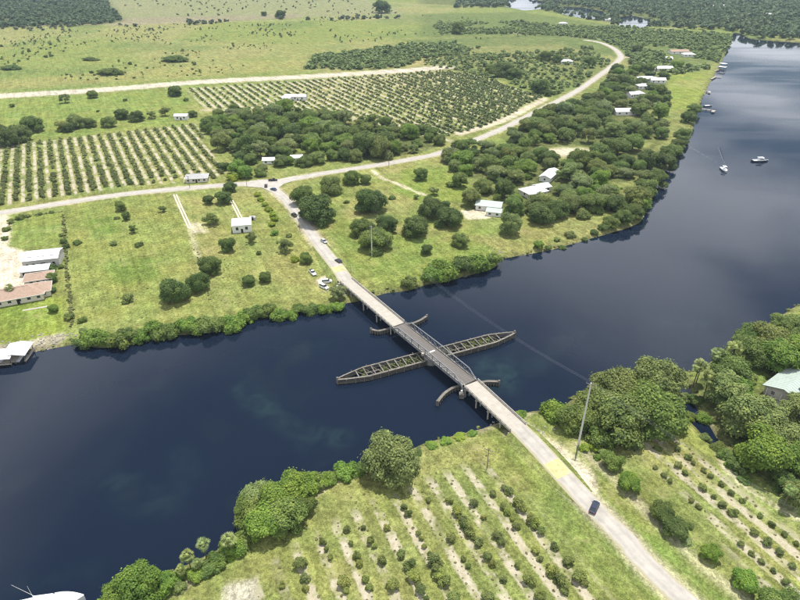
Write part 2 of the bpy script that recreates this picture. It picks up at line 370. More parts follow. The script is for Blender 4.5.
# bands between airstrip and orchard
zone([(-60, 104), (0, 100), (180, 90), (200, 122), (0, 143), (-60, 148)], LUSH*1.25, 0.5, 6)
zone([(0, 217), (62, 212), (65, 245), (27, 246), (0, 236)], LUSH*1.25, 0.45, 2)
zone([(-60, 305), (64, 296), (66, 335), (30, 345), (-60, 352)], np.array((0.21, 0.27, 0.045)), 0.75, 2)
zone([(68, 205), (170, 193), (200, 245), (180, 300), (90, 325), (70, 300)], np.array((0.235, 0.262, 0.07)), 0.6, 4)
zone([(85, 222), (115, 217), (118, 232), (95, 236)], LUSH, 0.7, 5); zone([(112, 262), (150, 258), (160, 275), (130, 285), (112, 280)], LUSH, 0.7, 5)
zone([(205, 200), (290, 196), (330, 262), (300, 295), (215, 300), (190, 250)], np.array((0.26, 0.275, 0.085)), 0.55, 5)
zone([(330, 215), (420, 240), (480, 225), (560, 240), (520, 250), (400, 285), (352, 275)], np.array((0.205, 0.255, 0.06)), 0.7, 3)
zone([(400, 170), (470, 165), (470, 200), (420, 205), (395, 190)], np.array((0.2, 0.26, 0.05)), 0.7, 3)
zone([(380, 190), (420, 200), (405, 215), (380, 212)], DRY, 0.5, 3)
zone([(345, 200), (372, 192), (366, 215), (350, 222)], DRY*0.95, 0.5, 3)
zone([(470, 236), (600, 222), (610, 232), (560, 246), (500, 252)], DRY*0.85, 0.55, 2.5)
zone([(665, 75), (705, 72), (706, 92), (698, 108), (668, 110), (668, 90)], np.array((0.24, 0.29, 0.06)), 0.8, 5)
zone([(668, 82), (706, 78), (706, 90), (672, 86)], DRY, 0.5, 5)
# south bank
zone([(240, 560), (330, 490), (420, 450), (515, 425), (560, 475), (690, 610), (690, 700), (160, 700)], np.array((0.222, 0.25, 0.075)), 0.55, 4)
zone([(410, 452), (480, 440), (500, 460), (450, 470), (415, 475)], DRY*0.85, 0.45, 3)
zone([(655, 430), (690, 405), (715, 445), (740, 490), (790, 520), (740, 490), (690, 455)], np.array((0.215, 0.27, 0.06)), 0.6, 3)
# forest floors
FOREST = {
 'mid_left': W([(207, 128), (216, 114), (292, 113), (330, 120), (370, 125), (430, 134), (446, 142), (425, 152), (350, 163), (330, 152), (262, 160), (222, 150)]),
 'east_a': W([(508, 134), (560, 112), (590, 100), (620, 112), (655, 118), (690, 125), (684, 143), (668, 164), (648, 178), (600, 168), (560, 158), (520, 152)]),
 'east_b': W([(440, 162), (470, 150), (520, 150), (560, 160), (600, 172), (650, 182), (640, 208), (626, 216), (590, 208), (560, 212), (515, 215), (490, 200), (470, 180)]),
 'east_c': W([(598, 92), (614, 74), (640, 70), (665, 76), (668, 108), (640, 112), (606, 104)]),
 'south_e': W([(560, 402), (585, 392), (640, 388), (670, 395), (676, 425), (640, 440), (600, 440), (572, 425)]),
 'far_e': W([(692, 392), (735, 350), (780, 322), (900, 280), (960, 420), (860, 520), (790, 500), (735, 455)]),
}
CLEAR = [[(536, 149), (575, 145), (602, 149), (590, 159), (548, 160), (534, 155)], [(672, 112), (690, 116), (686, 134), (672, 152), (650, 158), (648, 152), (664, 140)],
         [(596, 142), (625, 137), (655, 141), (650, 148), (600, 149)], [(612, 184), (640, 180), (652, 186), (646, 198), (622, 196)], [(640, 157), (664, 156), (660, 165), (638, 166)],
         [(470, 178), (492, 178), (496, 188), (470, 190)]]
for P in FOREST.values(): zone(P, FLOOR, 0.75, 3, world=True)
zone([(250, 146), (300, 140), (322, 146), (322, 152), (285, 152), (252, 155)], LUSH*1.25, 0.9, 3)
for cl in CLEAR: zone(cl, np.array((0.235, 0.25, 0.085)), 0.9, 3)
zone([(548, 149), (575, 147), (592, 150), (582, 156), (552, 156)], SAND, 0.75, 3)
zone([(748, 372), (762, 365), (770, 378), (756, 388)], LUSH*1.2, 0.9, 2)
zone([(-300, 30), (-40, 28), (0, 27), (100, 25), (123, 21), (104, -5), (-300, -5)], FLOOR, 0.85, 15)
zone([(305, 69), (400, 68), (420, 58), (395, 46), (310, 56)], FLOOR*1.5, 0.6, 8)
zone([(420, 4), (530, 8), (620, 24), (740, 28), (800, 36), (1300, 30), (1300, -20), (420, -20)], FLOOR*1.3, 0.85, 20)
for cp, hw_, am_ in (([(560, 462), (600, 497), (660, 548), (735, 612)], 1.3, .75), ([(548, 478), (600, 535), (655, 600)], 1.5, .55), ([(500, 440), (545, 492), (610, 575), (630, 605)], 1.6, .6), ([(330, 255), (312, 232), (296, 210)], 1.3, .5), ([(352, 262), (336, 240), (318, 222)], 1.5, .5)):
    strip(cp, LUSH*0.95, hw_, am_, 1.2)
zone([(85, 220), (116, 215), (120, 232), (95, 238)], LUSH*.95, 0.8, 4); zone([(112, 262), (150, 257), (162, 276), (130, 286), (112, 281)], LUSH*.95, 0.85, 4)
zone([(190, 200), (206, 198), (225, 240), (215, 262), (200, 250)], DRY*.9, 0.5, 4); zone([(262, 240), (300, 262), (310, 285), (280, 290), (262, 268)], DRY*.85, 0.45, 5)
zone([(425, 245), (470, 240), (500, 248), (520, 247), (500, 236), (450, 234)], DRY*.85, 0.5, 3)
C *= np.array((0.80, 0.82, 0.82))
# sand, verges, tracks
zone([(540, 437), (556, 442), (574, 456), (590, 470), (590, 480), (570, 472), (556, 456)], SAND, 0.8, 1.6)
for P, hw in ROADS: strip(P, SAND*0.8, hw+1.0, 0.75, 1.2, world=True)
strip(smooth(W([(556, 462), (570, 472), (585, 486)])), SAND, 3.2, 0.85, 1.5, world=True)
strip(smooth(W([(526, 425), (545, 442), (566, 462), (590, 478)])), SAND, 1.6, 0.7, 1.2, world=True)
strip(W([(578, 446), (605, 470), (640, 505), (700, 565), (745, 600)]), SAND, 1.3, 0.45, 1.2, world=True)
strip(smooth(W([(670, 395), (700, 412), (716, 432), (719, 450), (728, 470), (750, 490), (776, 506), (800, 520)])), SAND*0.85, 0.85, 0.75, 0.7, world=True)
strip(smooth(W([(-30, 222), (-4, 214), (4, 224), (2, 246)])), SAND*1.05, 2.6, 0.9, 1.0, world=True)
strip(W([(460, 134), (500, 122), (545, 99)]), SAND, 4, 0.8, 2, world=True)
strip(W([(203, 110), (250, 111), (318, 115), (372, 122), (400, 129), (450, 141)]), SAND, 3, 0.5, 2, world=True)
strip(smooth(W([(-20, 97.5), (0, 96), (100, 90), (200, 82), (300, 77), (400, 71), (446, 67)])), np.array((0.50, 0.45, 0.36)), 11.5, 0.95, 2.5, world=True)
strip(smooth(W([(372, 170), (382, 178), (398, 184), (412, 190), (424, 195)])), SAND, 1.2, 0.8, 0.8, world=True)
strip(W([(175, 195), (183, 213), (190, 228)]), SAND*.7, 1.2, 0.3, 0.8, world=True)
zone([(186, 222), (200, 224), (206, 232), (192, 233)], SAND, 0.6, 2)
strip(W([(190, 228), (196, 250), (206, 275)]), SAND, 1.0, 0.35, 0.9, world=True)

strip(smooth(W([(332, 270), (341, 277), (334, 280), (320, 281)])), SAND, 2.0, 0.9, 1.0, world=True)
zone([(317, 278), (330, 274), (344, 276), (350, 290), (343, 290), (332, 282), (320, 285)], SAND, 0.75, 1.5)
zone([(-80, 255), (-5, 243), (27, 252), (28, 290), (15, 292), (-20, 296), (-80, 300)], SAND*1.12, 0.95, 1.0, nz=0.2)
zone([(-60, 346), (0, 343), (28, 340), (62, 332), (68, 336), (50, 348), (0, 354), (-60, 356)], (0.34, 0.3, 0.23), 0.8, 1.0)
zone([(462, 211), (480, 210), (498, 214), (490, 218), (468, 219)], SAND*1.1, 0.85, 1.5)
zone([(545, 150), (575, 148), (600, 150), (580, 158), (550, 156)], SAND, 0.55, 3)
strip(W([(620, 57), (632, 57.5)]), SAND, 2.5, 0.8, 2, world=True)
strip(W([(570, 37), (600, 39), (560, 30)]), SAND, 2.5, 0.4, 3, world=True)
for (a, b) in (((10, 26), (120, 24)), ((120, 24), (400, 18)), ((440, 25), (520, 34)), ((360, 0), (420, 5)), ((600, 34), (700, 26))):
    strip(W([a, b]), (0.36, 0.3, 0.22), 4, 0.5, 5, world=True)
strip(smooth(W([(340, 476), (325, 482), (316, 490)])), SAND, 1.6, 0.8, 1.0, world=True)
strip(smooth(W([(235, 545), (215, 560), (195, 575), (180, 590)])), SAND*0.85, 1.0, 0.6, 1.0, world=True)
strip(smooth(W([(480, 428), (510, 415), (532, 410)])), SAND*0.9, 1.2, 0.5, 1.2, world=True)
zone([(470, 418), (482, 412), (492, 420), (480, 426)], SAND*0.9, 0.5, 1.2)
zone([(225, 585), (255, 580), (258, 605), (220, 610)], (0.42, 0.38, 0.33), 0.7, 1.0)
# wet bank
C = blend(C, (0.16, 0.15, 0.07), sst(-3.0, -0.5, sdw)*0.6)
C = blend(C, (0.035, 0.045, 0.03), sst(-0.3, 1.0, sdw)*0.9)
# orchard rows: distance across the rows, kept as attributes for the stripe shader
row_u = np.zeros(len(xs)); row_m = np.zeros(len(xs)); row_w = np.zeros(len(xs))
for P, d, sp, amt, wd, soft, u0 in ((OA, ODIR, SP_A, 1.0, 0.19, 3, SP_A/2), (OB, ODIR, SP_B, 1.0, 0.24, 4, SP_B/2), (OC, CDIR, SP_C, 0.9, 0.24, 3, U_C0), (OD, D3, SP_D, 0.85, 0.3, 3, U_D0)):
    sel = np.where((xs > P[:, 0].min()-20) & (xs < P[:, 0].max()+20) & (ys > P[:, 1].min()-20) & (ys < P[:, 1].max()+20))[0]
    dd = sdist(xs[sel], ys[sel], P); m = sst(-soft, soft, dd); s2 = sel[m > 0]
    q = perp(d)
    row_u[s2] = (xs[s2]*q[0]+ys[s2]*q[1]-u0)/sp; row_m[s2] = (m*amt)[m > 0]; row_w[s2] = wd
ny, nx = X.shape
idx = np.arange(nx*ny, dtype=np.int32).reshape(ny, nx)
F = np.stack([idx[:-1, :-1].ravel(), idx[:-1, 1:].ravel(), idx[1:, 1:].ravel(), idx[1:, :-1].ravel()], 1)
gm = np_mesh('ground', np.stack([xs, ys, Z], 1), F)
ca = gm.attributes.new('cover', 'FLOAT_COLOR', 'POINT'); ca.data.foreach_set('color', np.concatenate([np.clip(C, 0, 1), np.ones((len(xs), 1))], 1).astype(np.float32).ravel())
for nme, arr in (('row_u', row_u), ('row_m', row_m), ('row_w', row_w)):
    a = gm.attributes.new(nme, 'FLOAT', 'POINT'); a.data.foreach_set('value', arr.astype(np.float32))
gm.polygons.foreach_set('use_smooth', np.ones(len(F), bool))
def ground_material():
    m = bpy.data.materials.new('ground_cover'); m.use_nodes = True; t = m.node_tree; b = t.nodes['Principled BSDF']; L = t.links.new
    b.inputs['Roughness'].default_value = 1.0; b.inputs['Specular IOR Level'].default_value = 0.05
    def attr(n): return N(t, 'ShaderNodeAttribute', attribute_name=n)
    def math_(op, a, b_=None, clamp=False):
        n = N(t, 'ShaderNodeMath', operation=op, use_clamp=clamp)
        for i, v in enumerate((a, b_)):
            if v is None: continue
            if isinstance(v, (int, float)): n.inputs[i].default_value = v
            else: L(v, n.inputs[i])
        return n.outputs[0]
    def rngm(x, a, b_, c, d):
        n = N(t, 'ShaderNodeMapRange', interpolation_type='SMOOTHSTEP'); L(x, n.inputs[0])
        for i, v in enumerate((a, b_, c, d)): n.inputs[i+1].default_value = v
        return n.outputs[0]
    def mixc(f, a, c):
        n = N(t, 'ShaderNodeMix', data_type='RGBA')
        if isinstance(f, (int, float)): n.inputs[0].default_value = f
        else: L(f, n.inputs[0])
        for i, v in ((6, a), (7, c)):
            if isinstance(v, tuple): n.inputs[i].default_value = (*v, 1)
            else: L(v, n.inputs[i])
        return n.outputs[2]
    g = N(t, 'ShaderNodeTexCoord').outputs['Object']
    def noise(s, det=4.0, ro=0.6, vec=None):
        n = N(t, 'ShaderNodeTexNoise', Scale=s, Detail=det, Roughness=ro); L(vec or g, n.inputs['Vector']); return n.outputs[0]
    cov = attr('cover').outputs['Color']; u = attr('row_u').outputs['Fac']; rm = attr('row_m').outputs['Fac']; rw = attr('row_w').outputs['Fac']
    nf = noise(0.9, 3, 0.7); nm = noise(0.22, 3, 0.6); nl = noise(0.05, 2, 0.55); nt_ = noise(2.6, 1, 0.7)
    # mown streaks along the road
    mp2 = N(t, 'ShaderNodeMapping'); mp2.inputs['Scale'].default_value = (0.45, 0.03, 1); mp2.vector_type = 'TEXTURE'; mp2.inputs['Scale'].default_value = (2.2, 33, 1); mp2.inputs['Rotation'].default_value = (0, 0, math.atan2(375, 700)); L(g, mp2.inputs[0])
    ns = noise(1.0, 3, 0.6, mp2.outputs[0])
    v = math_('MULTIPLY', rngm(nf, 0.3, 0.7, 0.70, 1.3), rngm(nm, 0.3, 0.7, 0.78, 1.22))
    v = math_('MULTIPLY', v, rngm(ns, 0.32, 0.68, 0.84, 1.16)); v = math_('MULTIPLY', v, rngm(nt_, 0.3, 0.7, 0.78, 1.22))
    hs = N(t, 'ShaderNodeHueSaturation'); L(cov, hs.inputs['Color']); L(v, hs.inputs['Value']); L(rngm(nl, 0.3, 0.7, 0.488, 0.514), hs.inputs['Hue'])
    base = hs.outputs[0]
    # dead-grass patches
    base = mixc(rngm(noise(0.11, 5, 0.75), 0.54, 0.70, 0, 0.5), base, (0.29, 0.255, 0.125))
    # orchard stripes: bare sandy strip centred on (or between) each row
    uw = math_('ADD', u, math_('MULTIPLY', math_('SUBTRACT', nm, 0.5), 0.25))
    fr = math_('ABSOLUTE', math_('SUBTRACT', math_('FRACT', math_('ADD', uw, 0.5)), 0.5))     # 0 on the row, .5 between
    sm = math_('SUBTRACT', rw, math_('MULTIPLY', fr, 1.0))
    inr = rngm(math_('ADD', sm, math_('MULTIPLY', math_('SUBTRACT', nf, 0.5), 0.28)), -0.02, 0.10, 0, 1)
    patch = rngm(noise(0.16, 3, 0.65), 0.40, 0.56, 0.12, 1.0)
    inr = math_('MULTIPLY', math_('MULTIPLY', inr, rm), patch)
    sandc = mixc(rngm(nf, 0.3, 0.7, 0, 1), (0.58, 0.52, 0.42), (0.38, 0.33, 0.25))
    base = mixc(math_('MULTIPLY', inr, 0.85), base, sandc)
    L(base, b.inputs['Base Color'])
    bp = N(t, 'ShaderNodeBump'); bp.inputs['Strength'].default_value = 0.6; bp.inputs['Distance'].default_value = 0.35
    L(math_('ADD', nf, nt_), bp.inputs['Height']); L(bp.outputs[0], b.inputs['Normal'])
    return m
M['ground'] = ground_material()
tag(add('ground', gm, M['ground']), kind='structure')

# ------------------------------------------------------------------ water
def water_material():
    m = bpy.data.materials.new('river_water'); m.use_nodes = True; t = m.node_tree; b = t.nodes['Principled BSDF']; L = t.links.new
    b.inputs['Roughness'].default_value = 0.06; b.inputs['IOR'].default_value = 1.333; b.inputs['Specular IOR Level'].default_value = 0.5
    g = N(t, 'ShaderNodeTexCoord').outputs['Object']
    n = N(t, 'ShaderNodeTexNoise', Scale=0.018, Detail=6.0, Roughness=0.55, Distortion=1.6); L(g, n.inputs['Vector'])
    mr = N(t, 'ShaderNodeMapRange', interpolation_type='SMOOTHSTEP'); L(n.outputs[0], mr.inputs[0]); mr.inputs[1].default_value = 0.57; mr.inputs[2].default_value = 0.72
    mr.inputs[4].default_value = 0.5
    mx = N(t, 'ShaderNodeMix', data_type='RGBA'); L(mr.outputs[0], mx.inputs[0]); mx.inputs[6].default_value = (0.007, 0.013, 0.027, 1); mx.inputs[7].default_value = (0.013, 0.021, 0.03, 1)
    wa = N(t, 'ShaderNodeAttribute', attribute_name='weed_bed'); n2 = N(t, 'ShaderNodeTexNoise', Scale=0.13, Detail=6.0, Roughness=0.6, Distortion=1.0); L(g, n2.inputs['Vector'])
    m2 = N(t, 'ShaderNodeMapRange', interpolation_type='SMOOTHSTEP'); L(n2.outputs[0], m2.inputs[0]); m2.inputs[1].default_value = 0.36; m2.inputs[2].default_value = 0.68; m2.inputs[3].default_value = 0.15
    mm = N(t, 'ShaderNodeMath', operation='MULTIPLY'); L(m2.outputs[0], mm.inputs[0]); L(wa.outputs['Fac'], mm.inputs[1])
    m3 = N(t, 'ShaderNodeMix', data_type='RGBA'); L(mm.outputs[0], m3.inputs[0]); L(mx.outputs[2], m3.inputs[6]); m3.inputs[7].default_value = (0.035, 0.075, 0.068, 1)
    prev = m3.outputs[2]
    L(prev, b.inputs['Base Color'])
    mpw = N(t, 'ShaderNodeMapping'); mpw.inputs['Scale'].default_value = (0.006, 0.03, 1); mpw.inputs['Rotation'].default_value = (0, 0, 0.5); L(g, mpw.inputs[0])
    rn_ = N(t, 'ShaderNodeTexNoise', Scale=1.0, Detail=4.0, Distortion=0.6); L(mpw.outputs[0], rn_.inputs['Vector'])
    rr_ = N(t, 'ShaderNodeMapRange', interpolation_type='SMOOTHSTEP'); L(rn_.outputs[0], rr_.inputs[0]); rr_.inputs[1].default_value = 0.4; rr_.inputs[2].default_value = 0.65
    rr_.inputs[3].default_value = 0.015; rr_.inputs[4].default_value = 0.10; L(rr_.outputs[0], b.inputs['Roughness'])
    r1 = N(t, 'ShaderNodeTexNoise', Scale=0.7, Detail=4.0); L(g, r1.inputs['Vector'])
    r2 = N(t, 'ShaderNodeTexNoise', Scale=0.05, Detail=3.0); L(g, r2.inputs['Vector'])
    mu = N(t, 'ShaderNodeMath', operation='MULTIPLY_ADD'); L(r2.outputs[0], mu.inputs[0]); mu.inputs[1].default_value = 1.2; L(r1.outputs[0], mu.inputs[2])
    bp = N(t, 'ShaderNodeBump'); bp.inputs['Strength'].default_value = 0.08; bp.inputs['Distance'].default_value = 0.1
    L(mu.outputs[0], bp.inputs['Height']); L(bp.outputs[0], b.inputs['Normal'])
    return m
M['water'] = water_material()
wxs = axis(-190, 200, 2.2, -9000, 9000, -200, 210); wys = axis(78, 330, 2.2, -3000, 12000, 60, 340)
WX, WY = np.meshgrid(wxs, wys); wxf, wyf = WX.ravel(), WY.ravel(); weed = np.zeros(len(wxf)); wj = (vnoise(wxf, wyf, 16, 71, 3)-.5)*9
for pts_, hw_, am_ in (([(243, 390), (262, 407), (281, 421), (302, 430), (340, 436)], 4.0, .8), ([(255, 372), (243, 390)], 3, .35), ([(120, 480), (135, 498), (170, 503)], 5, .4), ([(180, 458), (190, 478)], 4, .3), ([(487, 366), (503, 372), (497, 382), (506, 384)], 6, .95), ([(515, 362), (530, 366)], 6, .45), ([(300, 447), (325, 440)], 3, .4),
                       ([(385, 292), (402, 290), (412, 287)], 2.2, 1.0), ([(560, 250), (600, 240)], 1.5, .5), ([(665, 322), (705, 325)], 3, .5), ([(330, 345), (300, 352)], 3, .2), ([(10, 590), (60, 575), (100, 570)], 1.2, .3)):
    weed = np.maximum(weed, 0.33*am_*sst(-3.0, 3.0, hw_-ldist(wxf, wyf, smooth(W(pts_, 0)))+wj*.5))
wny, wnx = WX.shape; wi = np.arange(wnx*wny, dtype=np.int32).reshape(wny, wnx)
wmesh = np_mesh('river', np.stack([wxf, wyf, np.zeros(len(wxf))], 1), np.stack([wi[:-1, :-1].ravel(), wi[:-1, 1:].ravel(), wi[1:, 1:].ravel(), wi[1:, :-1].ravel()], 1))
wa_ = wmesh.attributes.new('weed_bed', 'FLOAT', 'POINT'); wa_.data.foreach_set('value', weed.astype(np.float32))
tag(add('river', wmesh, M['water']), kind='structure')

# ------------------------------------------------------------------ road ribbons
def ribbon(name, P, half, z, m, parent=None, zf=None):
    P = np.asarray(P); V = []; Fq = []
    for i in range(len(P)):
        d = P[min(i+1, len(P)-1)]-P[max(i-1, 0)]; d = d/(np.hypot(*d)+1e-9); q = np.array([-d[1], d[0]])
        zz = z if zf is None else zf(P[i])
        for sgn, dz in ((1.25, -0.35), (1, 0), (0, 0.05), (-1, 0), (-1.25, -0.35)):
            p = P[i]+q*half*sgn; V.append((p[0], p[1], zz+dz))
    for i in range(len(P)-1):
        for k in range(4): a = i*5+k; Fq.append((a, a+5, a+6, a+1))
    me = np_mesh(name, V, np.array(Fq)); a_ = me.attributes.new('across', 'FLOAT', 'POINT'); a_.data.foreach_set('value', np.tile(np.array((1.25, 1, 0, -1, -1.25), np.float32), len(P)))
    o = add(name, me, m, parent); return o
DECK = 4.2
def ramp(p0, L):
    p0 = np.array(p0)
    def f(p):
        t = min(1, np.hypot(*(p-p0))/L); t = t*t*(3-2*t); return DECK*(1-t)+(LAND+0.14)*t
    return f
tag(ribbon('road_south', smooth(road_south, 14), 2.75, 0, M['road'], zf=ramp(road_south[0], 32)), kind='structure')
tag(ribbon('road_north', smooth(road_north, 12), 2.9, 0, M['road'], zf=ramp(road_north[0], 50)), kind='structure')
tag(ribbon('road_west', smooth(road_west, 8), 3.3, LAND+0.12, M['road']), kind='structure')
tag(ribbon('ramp_track', smooth(W([(352, 279), (344, 277.5), (336, 279), (326, 281), (318, 282)]), 6), 1.9, LAND+0.06, M['sandroad']), kind='structure')
for k_, o_ in enumerate((-0.8, 0.8)):
    tag(ribbon('wheel_rut', smooth(W([(175, 194.5), (179, 204), (184, 215), (190, 228)])+np.array((o_, 0)), 6), 0.42, LAND+0.05, M['sandroad']), kind='structure')
    tag(ribbon('drive_rut', smooth(W([(231, 200), (236, 209), (241, 219)])+np.array((o_, 0)), 6), 0.45, LAND+0.05, M['sandroad']), kind='structure')
# junction apron
jc = np.array(at(264, 184)); V = [];
jp = W([(244, 186.5), (250, 181), (262, 180), (278, 179.5), (296, 176), (300, 179), (284, 184), (279, 188), (284, 198), (273, 193), (262, 188)])
mbj = MB(); mbj.poly([(p[0], p[1], LAND+0.19) for p in jp[::-1]]); tag(mbj.build('road_junction', M['road']), kind='structure')
# raised banks carrying the road up to the bridge
def bank(name, pts, half, ground_half, ramp_f):
    P = np.asarray(pts); V = []; Fq = []
    for i in range(len(P)):
        d = P[min(i+1, len(P)-1)]-P[max(i-1, 0)]; d = d/(np.hypot(*d)+1e-9); q = np.array([-d[1], d[0]]); zz = ramp_f(P[i])-0.2
        for sgn, z_ in ((ground_half, LAND-0.9), (half, zz), (-half, zz), (-ground_half, LAND-0.9)):
            p = P[i]+q*sgn; V.append((p[0], p[1], z_))
    for i in range(len(P)-1):
        for k in range(3): a = i*4+k; Fq.append((a, a+4, a+5, a+1))
    Fq.append((0, 1, 2, 3))
    m = np_mesh(name, V, np.array(Fq)); c4 = np.tile(np.array((0.172, 0.198, 0.062, 1), np.float32), (len(V), 1))
    a = m.attributes.new('cover', 'FLOAT_COLOR', 'POINT'); a.data.foreach_set('color', c4.ravel())
    return tag(add(name, m, M['ground']), kind='structure')
def first_part(P, L): return P[:int(np.argmax(np.hypot(*(P-P[0]).T) > L))]
bank('embankment_south', first_part(smooth(road_south, 14), 36), 3.6, 7.0, ramp(road_south[0], 32))
bank('embankment_north', first_part(smooth(road_north, 12), 54), 3.8, 8.0, ramp(road_north[0], 50))
# yellow painted patch near the bridge (rumble zone), both sides
def patch(name, P, i0, i1, half, zf, m):
    V = []; Fq = []; P = np.asarray(P)
    for i in range(i0, i1+1):
        d = P[i+1]-P[i-1]; d = d/np.hypot(*d); q = np.array([-d[1], d[0]])
        for sgn in (1, 0, -1): p = P[i]+q*half*sgn; V.append((p[0], p[1], zf(P[i])+0.02+0.05*(1-abs(sgn))))
    for i in range(i1-i0):
        for k in range(2): a = i*3+k; Fq.append((a, a+3, a+4, a+1))
    return tag(add(name, np_mesh(name, V, np.array(Fq)), m), kind='structure')
rs = smooth(road_south, 60); rf = ramp(road_south[0], 32)
tgt = np.array(at(556.5, 470, 2.3)); i0 = int(np.argmin(np.hypot(*(rs-tgt).T))); 
k = 1
while np.hypot(*(rs[i0+k]-rs[max(i0-k,1)])) < 5.5: k += 1
patch('road_marking_yellow_south', rs, max(i0-k, 1), i0+k, 2.7, rf, M['yellow'])
rn = smooth(road_north, 60); rf2 = ramp(road_north[0], 50)
tgt = np.array(at(349, 267, 4.0)); i0 = int(np.argmin(np.hypot(*(rn-tgt).T))); i0 = max(i0, 6)
k = 1
while i0-k > 1 and np.hypot(*(rn[i0+k]-rn[i0-k])) < 5.0: k += 1
patch('road_marking_yellow_north', rn, max(i0-k, 1), i0+k, 2.85, rf2, M['yellow'])

# ------------------------------------------------------------------ height lookup
Zg = Z.reshape(ny, nx); Sg = sdw.reshape(ny, nx)
def zat(x, y):
    i = int(np.clip(np.searchsorted(gx, x)-1, 0, nx-2)); j = int(np.clip(np.searchsorted(gy, y)-1, 0, ny-2))
    fx = (x-gx[i])/(gx[i+1]-gx[i]); fy = (y-gy[j])/(gy[j+1]-gy[j])
    return float(Zg[j, i]*(1-fx)*(1-fy)+Zg[j, i+1]*fx*(1-fy)+Zg[j+1, i]*(1-fx)*fy+Zg[j+1, i+1]*fx*fy)
def wat(x, y):
    i = int(np.clip(np.searchsorted(gx, x)-1, 0, nx-2)); j = int(np.clip(np.searchsorted(gy, y)-1, 0, ny-2)); return float(Sg[j, i])

# ------------------------------------------------------------------ swing bridge
BC = (np.array(bridgeS)+np.array(bridgeN))/2
def frame(a, b):                       # local +Y from a to b
    d = np.array(b)-np.array(a); L = float(np.hypot(*d)); return L, math.atan2(-d[0], d[1])
L0, rz0 = frame(bridgeS, bridgeN)
HW = 3.0; half = L0/2-0.25
sp = empty('swing_span', (BC[0], BC[1], 0), rz0)
tag(sp, 'steel truss swing span with brown deck pivoting at mid-river', 'bridge')
MB().box((0, 0, DECK-0.13), (2*HW-0.5, 2*half, 0.22)).build('deck', M['grating'], sp)
NP = 10; pl = 2*half/NP; HT = 2.5
def tz(i): return DECK-0.4 if i in (0, NP) else DECK+HT*(0.82+0.18*(1-abs(i-NP/2)/(NP/2)))
for sd in (-1, 1):
    x = sd*(HW+0.1)
    tr = MB(); tr.beam((x, -half, DECK-0.45), (x, half, DECK-0.45), 0.3, 0.45); t_ = tr.build('bottom_chord', M['steel'], sp)
    for i in range(NP):
        y0, y1 = -half+i*pl, -half+(i+1)*pl
        MB().beam((x, y0, tz(i)), (x, y1, tz(i+1)), 0.28, 0.26).build('end_post' if i in (0, NP-1) else 'top_chord', M['steel'], sp)
        if 0 < i < NP: MB().beam((x, y0, DECK-0.3), (x, y0, tz(i)), 0.2, 0.2).build('vertical_post', M['steel'], sp)
        if 0 < i < NP-1:
            up = (i < NP/2)
            a = (x, y0, tz(i)) if up else (x, y0, DECK-0.3); b = (x, y1, DECK-0.3) if up else (x, y1, tz(i+1))
            MB().beam(a, b, 0.12, 0.14).build('diagonal_brace', M['steel'], sp)
            a = (x, y0, DECK-0.3) if up else (x, y0, tz(i)); b = (x, y1, tz(i+1)) if up else (x, y1, DECK-0.3)
            MB().beam(a, b, 0.08, 0.08).build('counter_brace', M['steel'], sp)
    rl = MB()
    for z in (0.55, 0.95): rl.beam((x-sd*0.28, -half, DECK+z), (x-sd*0.28, half, DECK+z), 0.07, 0.1)
    rl.build('guard_rail', M['steel'], sp)
    MB().box((sd*(HW-0.16), 0, DECK+0.06), (0.28, 2*half, 0.2)).build('deck_edge', M['concrete'], sp)
for i in range(NP+1):
    y = -half+i*pl; MB().box((0, y*0.995, DECK-0.62), (2*HW+0.1, 0.3, 0.55)).build('floor_beam', M['concrete_dark'], sp)
dl = MB()
for k_ in range(int(2*half/1.1)): dl.box((0, -half+0.6+k_*1.1, DECK-0.01), (2*HW-0.7, 0.08, 0.05))
tag(dl.build('deck_ribs', M['steel'], sp), kind='stuff')
for x in (-1.3, 0, 1.3): MB().box((x, 0, DECK-0.6), (0.25, 2*half-0.3, 0.4)).build('stringer', M['concrete_dark'], sp)
pp = MB(); pp.tube([(0, 0, -3), (0, 0, 2.2), (0, 0, 2.9)], [2.9, 2.9, 2.4], 20); pp.build('pivot_pier', M['concrete_dark'], sp)
MB().tube([(0, 0, 2.9), (0, 0, 3.3)], [1.9, 1.9], 18).build('turntable', M['steel'], sp)
MB().box((0, 0.2, DECK+0.03), (2*HW-3.2, 0.7, 0.06)).build('centre_plate', M['whitepaint'], sp)
mc = MB(); mc.box((-HW-0.9, 0.3, DECK+0.4), (0.8, 1.0, 1.0)); mc.build('machinery_box', M['concrete'], sp)

